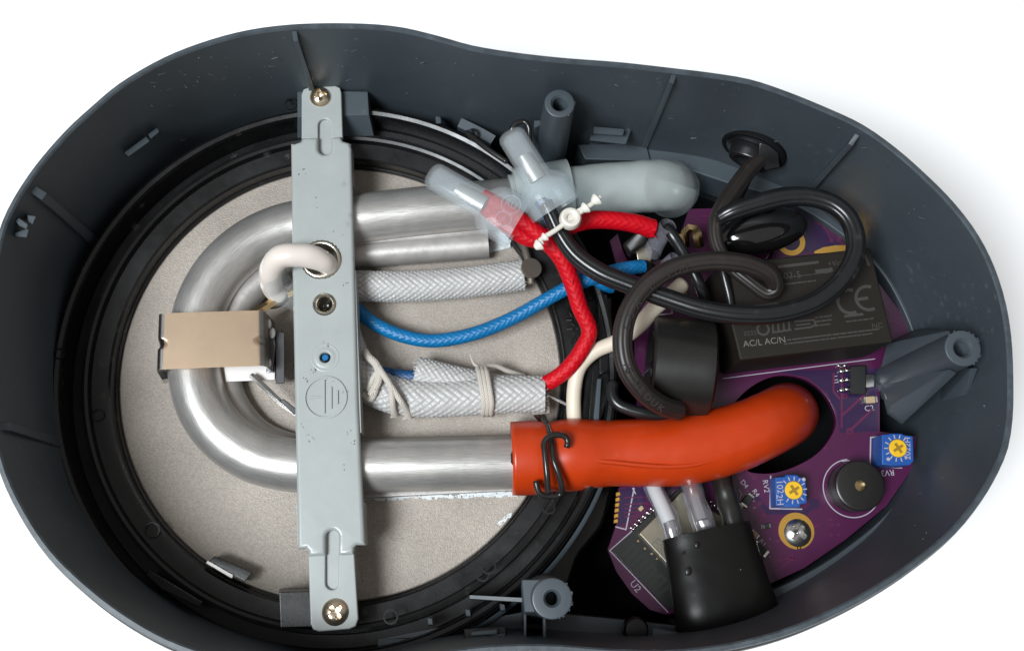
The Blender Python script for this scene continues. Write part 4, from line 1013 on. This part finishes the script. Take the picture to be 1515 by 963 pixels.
# trimmers
def trimmer(top, zt, dial, s, tang, tpos, dot, rot):
    t = finish('trimmer', px_prism(top, BO, zt, bevel=1.5), trim_blue, pb)
    c = P(dial[0], dial[1], zt)
    dl = finish('dial', lathe(Vector((c.x, c.y, zt - 2)), Vector((0,0,1)), [(0, 12.8), (4, 12.8), (5, 11.6), (5, 0)], seg=36), trim_yel, t)
    bm = bmesh.new()
    for a in (rot, rot + math.pi/2):
        d = Vector((math.cos(a), math.sin(a), 0)); n_ = Vector((-d.y, d.x, 0)); q = Vector((c.x, c.y, 0))
        prism([q - d*8 - n_*2, q + d*8 - n_*2, q + d*8 + n_*2, q - d*8 + n_*2], zt + 2.6 + 0.1*(a != rot), zt + 3.3 + 0.2*(a != rot), bm=bm)
    finish('cross_slot', bm, trim_slot, dl, smooth=0)
    bm = bmesh.new()
    for k in range(11):
        a = tang + math.radians(-130 + 26*k) ; d = Vector((math.cos(a), math.sin(a), 0)); n_ = Vector((-d.y, d.x, 0)) * 0.8; q = Vector((c.x, c.y, 0))
        prism([q + d*14 - n_, q + d*19.5 - n_, q + d*19.5 + n_, q + d*14 + n_], zt, zt + 0.5, bm=bm)
    finish('scale_mark', bm, silk, t, smooth=0)
    finish('index_dot', lathe(P(dot[0], dot[1], zt), Vector((0,0,1)), [(0, 2.6), (.6, 2.6), (.6, 0)], seg=14), silk, t)
    for q in s: text(q[0], q[1], q[2], zt, q[3], q[4], silk, t, ext=0.3)
    return t
trimmer([(1147,706),(1161,705),(1163,702),(1180,702),(1182,705),(1192,707),(1194,744),(1184,746),(1184,750),(1162,750),(1161,748),(1148,748)], 22, (1174,725), [('102',1153.5,720,13,-86),('2H',1153.5,739,13,-86)], 0.1, 0, (1189,709), 0.55)
trimmer([(1305,643),(1320,641),(1335,641),(1337,643),(1351,645),(1352,682),(1346,688),(1322,689),(1305,687)], 30, (1328,663), [('2022H',1343,663,12,86)], math.pi, 0, (1314,679), 0.55)
# buzzer
c = P(1273.5, 718, 30)
bz = finish('buzzer', lathe(Vector((c.x, c.y, BO)), Vector((0,0,1)), [(0, 36), (33, 36), (36, 35), (38, 32), (38, 8.6), (37, 8), (24, 8), (24, 0)], seg=56), shrink_black, pb)
finish('diaphragm', lathe(Vector((c.x, c.y, 18)), Vector((0,0,1)), [(0, 8.5), (0, 0)], seg=24), brass, bz)
bm = ring_strip(P(1258, 698, 30), 4, 1.4, 29.5, h=0.9, n=16); finish('moulded_mark', bm, shrink_black, bz)
# radio module, turned on the board
rm = finish('radio_module', px_prism([(905,814),(1012,716),(1100,806),(990,902)], BO + 0.6, BO + 6, bevel=0.6), module_board, pb)
finish('shield_can', px_prism([(945,789),(1009,726),(1070,765),(1080,790),(1000,852),(985,832)], BO + 6, BO + 16, rnd=3, bevel=2), shield_m, rm)
text('ESSIF', 982, 816, BO + 16.2, 20, -48, module_ink2, rm, ext=0.4)
bm = bmesh.new(); P0 = Vector((920, 822)); e1 = Vector((0.68, 0.73)); e2 = Vector((0.73, -0.68))
prevp = None; path = []
for k in range(9):
    base_ = P0 + e1 * (k * 10); path += ([base_, base_ + e2*24] if k % 2 == 0 else [base_ + e2*24, base_])
line_strip([(p.x, p.y) for p in path], BO + 6, 4.5, bm, 0.4)
finish('antenna', bm, ant_m, rm, smooth=0)
for k in range(9):
    q = Vector((937, 783)) + Vector((0.72, -0.69)) * (k * 8.2)
    b2 = bmesh.new(); blob(P(q.x, q.y, BO + 4), 3.4, 3.0, 4.0, b2, noise=.5); blob(P(q.x - 3, q.y - 2.5, BO + 2), 3.0, 2.4, 2.6, b2); finish('solder_joint', b2, solder, rm)
for k in range(5):
    q = Vector((1052, 742)) + Vector((0.70, 0.72)) * (k * 7)
    finish('solder_joint', blob(P(q.x, q.y, BO + 4), 3, 2.6, 3.4), solder, rm)
for x, y in ((944,800),(954,811),(964,819),(972,826)):
    finish('test_point', lathe(P(x, y, BO + 6), Vector((0,0,1)), [(0, 1.6), (.6, 1.6), (.6, 0)], seg=10), brass, rm)
# spade terminals on the board
tb = finish('spade_terminal', bevel_all(px_hull([(1000,348,50),(1012,345,50),(1014,368,46),(1002,372,46),(1000,348,BO),(1012,345,BO),(1014,368,BO),(1002,372,BO)]), 1), brass, pb)
finish('spade_terminal', px_tube([(1014,366,30),(1014,344,48),(1020,338,54),(1028,340,54),(1032,350,52),(1035,366,40)], 7, seg=4, step=5, flat=0.55), brass, pb)
finish('spade_terminal', bevel_all(px_hull([(940,364,40),(958,356,40),(966,372,40),(962,394,36),(944,390,36),(940,364,BO),(958,356,BO),(966,372,BO),(962,394,BO)]), 2), shield_m, pb)
finish('spade_terminal', bevel_all(px_hull([(1002,428,40),(1014,422,40),(1018,448,40),(1006,452,40),(1002,428,BO),(1018,448,BO),(1006,452,BO),(1014,422,BO)]), 1), brass, pb)
# ================================================================== insulated terminal sleeves
def term(l, r, m, label, inner=True):
    bm = px_tube(l, r, seg=24, step=3, caps=False)
    bmesh.ops.solidify(bm, geom=bm.faces[:], thickness=3.0)
    return tag(finish('terminal_sleeve', bm, m, smooth=60), label, 'terminal sleeve', 'sleeved wire terminals')
term([(989,333,108),(980,346,92),(971,360,78),(964,376,62)], [12.5,12.5,13,13], clear_tube, 'clear plastic terminal sleeve with a thin black wire in its open mouth')
term([(1000,383,96),(990,392,86),(982,404,72),(976,418,60)], [12,12,12,12], clear_tube, 'clear plastic terminal sleeve half hidden behind the upper arc of the lettered cord')
term([(945,396,72),(954,398,64),(962,402,52)], [12,13,12], shrink_black, 'black terminal sleeve on the end of the bright blue wire')
tag(finish('terminal_boot', bevel_all(px_hull([(920,362,60),(946,340,80),(962,345,80),(955,362,70),(932,378,60),(920,362,10),(946,340,10),(962,345,10),(932,384,10)]), 6, 3), shrink_black), 'crumpled black boot below the frayed end of the short red wire', 'terminal boot')
# ================================================================== big black shrink sleeve with three leads
bs = thing('shrink_sleeve', 'wide flat black shrink sleeve swallowing three leads at the bottom', 'sleeve', P(1070, 850, -10))
def oval(l, rx, flat, m, name, parent):
    bm = px_tube(l, rx, seg=72, step=4, flat=flat, caps=False, wob=0.018, sec=lambda th: 1/ (abs(math.cos(th))**2.4 + abs(math.sin(th))**2.4)**(1/2.4))
    bmesh.ops.solidify(bm, geom=bm.faces[:], thickness=3.0)
    return finish(name, bm, m, parent, smooth=60)
oval([(1044,785,46),(1052,815,48),(1062,855,52),(1074,905,54),(1076,917,46),(1077,918,20),(1074,908,-40)], [62,64,67,71,72,73,73], 0.5, shrink_black, 'sleeve_wall', bs)
bb = bmesh.new()
for x, y, r_ in ((1018,845,4.2),(1031,806,3.2),(1010,818,1.6),(1062,880,2.2),(1096,842,1.8)):
    blob(P(x, y, 83), r_, r_*1.4, 1.6, bb)
finish('blister', bb, shrink_black, bs, kind='stuff')
def lead(l, r, wire_m, label, sleeve_m=clear_tube, metal=True):
    t = thing('crimped_lead', label, 'wire', P(*l[-1]), 'leads entering the black shrink sleeve')
    pts = [P(*q) for q in l]
    if sleeve_m: finish('clear_sleeve', tube(pts, r, seg=24, step=3, caps=False, wob=0.22), sleeve_m, t, smooth=180)
    k = max(2, len(l)//2 + 1)
    finish('insulation', tube(pts[:k], r*0.72, seg=18, step=3), wire_m, t, smooth=60)
    if metal: finish('crimp', tube(pts[k-1:], r*0.66, seg=18, step=3, wob=0.5), solder, t, smooth=60)
    return t
lead([(962,700,20),(968,722,30),(978,745,38),(990,772,44),(998,800,46),(1002,820,46)], 14, ceramic, 'white lead in a clear sleeve, leftmost of three entering the black shrink sleeve')
lead([(1018,700,22),(1023,722,32),(1030,745,40),(1038,770,46),(1044,800,46),(1048,820,46)], 16, solder, 'shiny metallic lead in a clear sleeve between the white lead and the dark lead')
lead([(1066,695,22),(1070,715,32),(1078,745,42),(1084,775,46),(1088,805,46),(1090,820,46)], 15, plastic, 'dark grey lead, rightmost of three entering the black shrink sleeve', sleeve_m=shrink_black, metal=False)
# ---- report
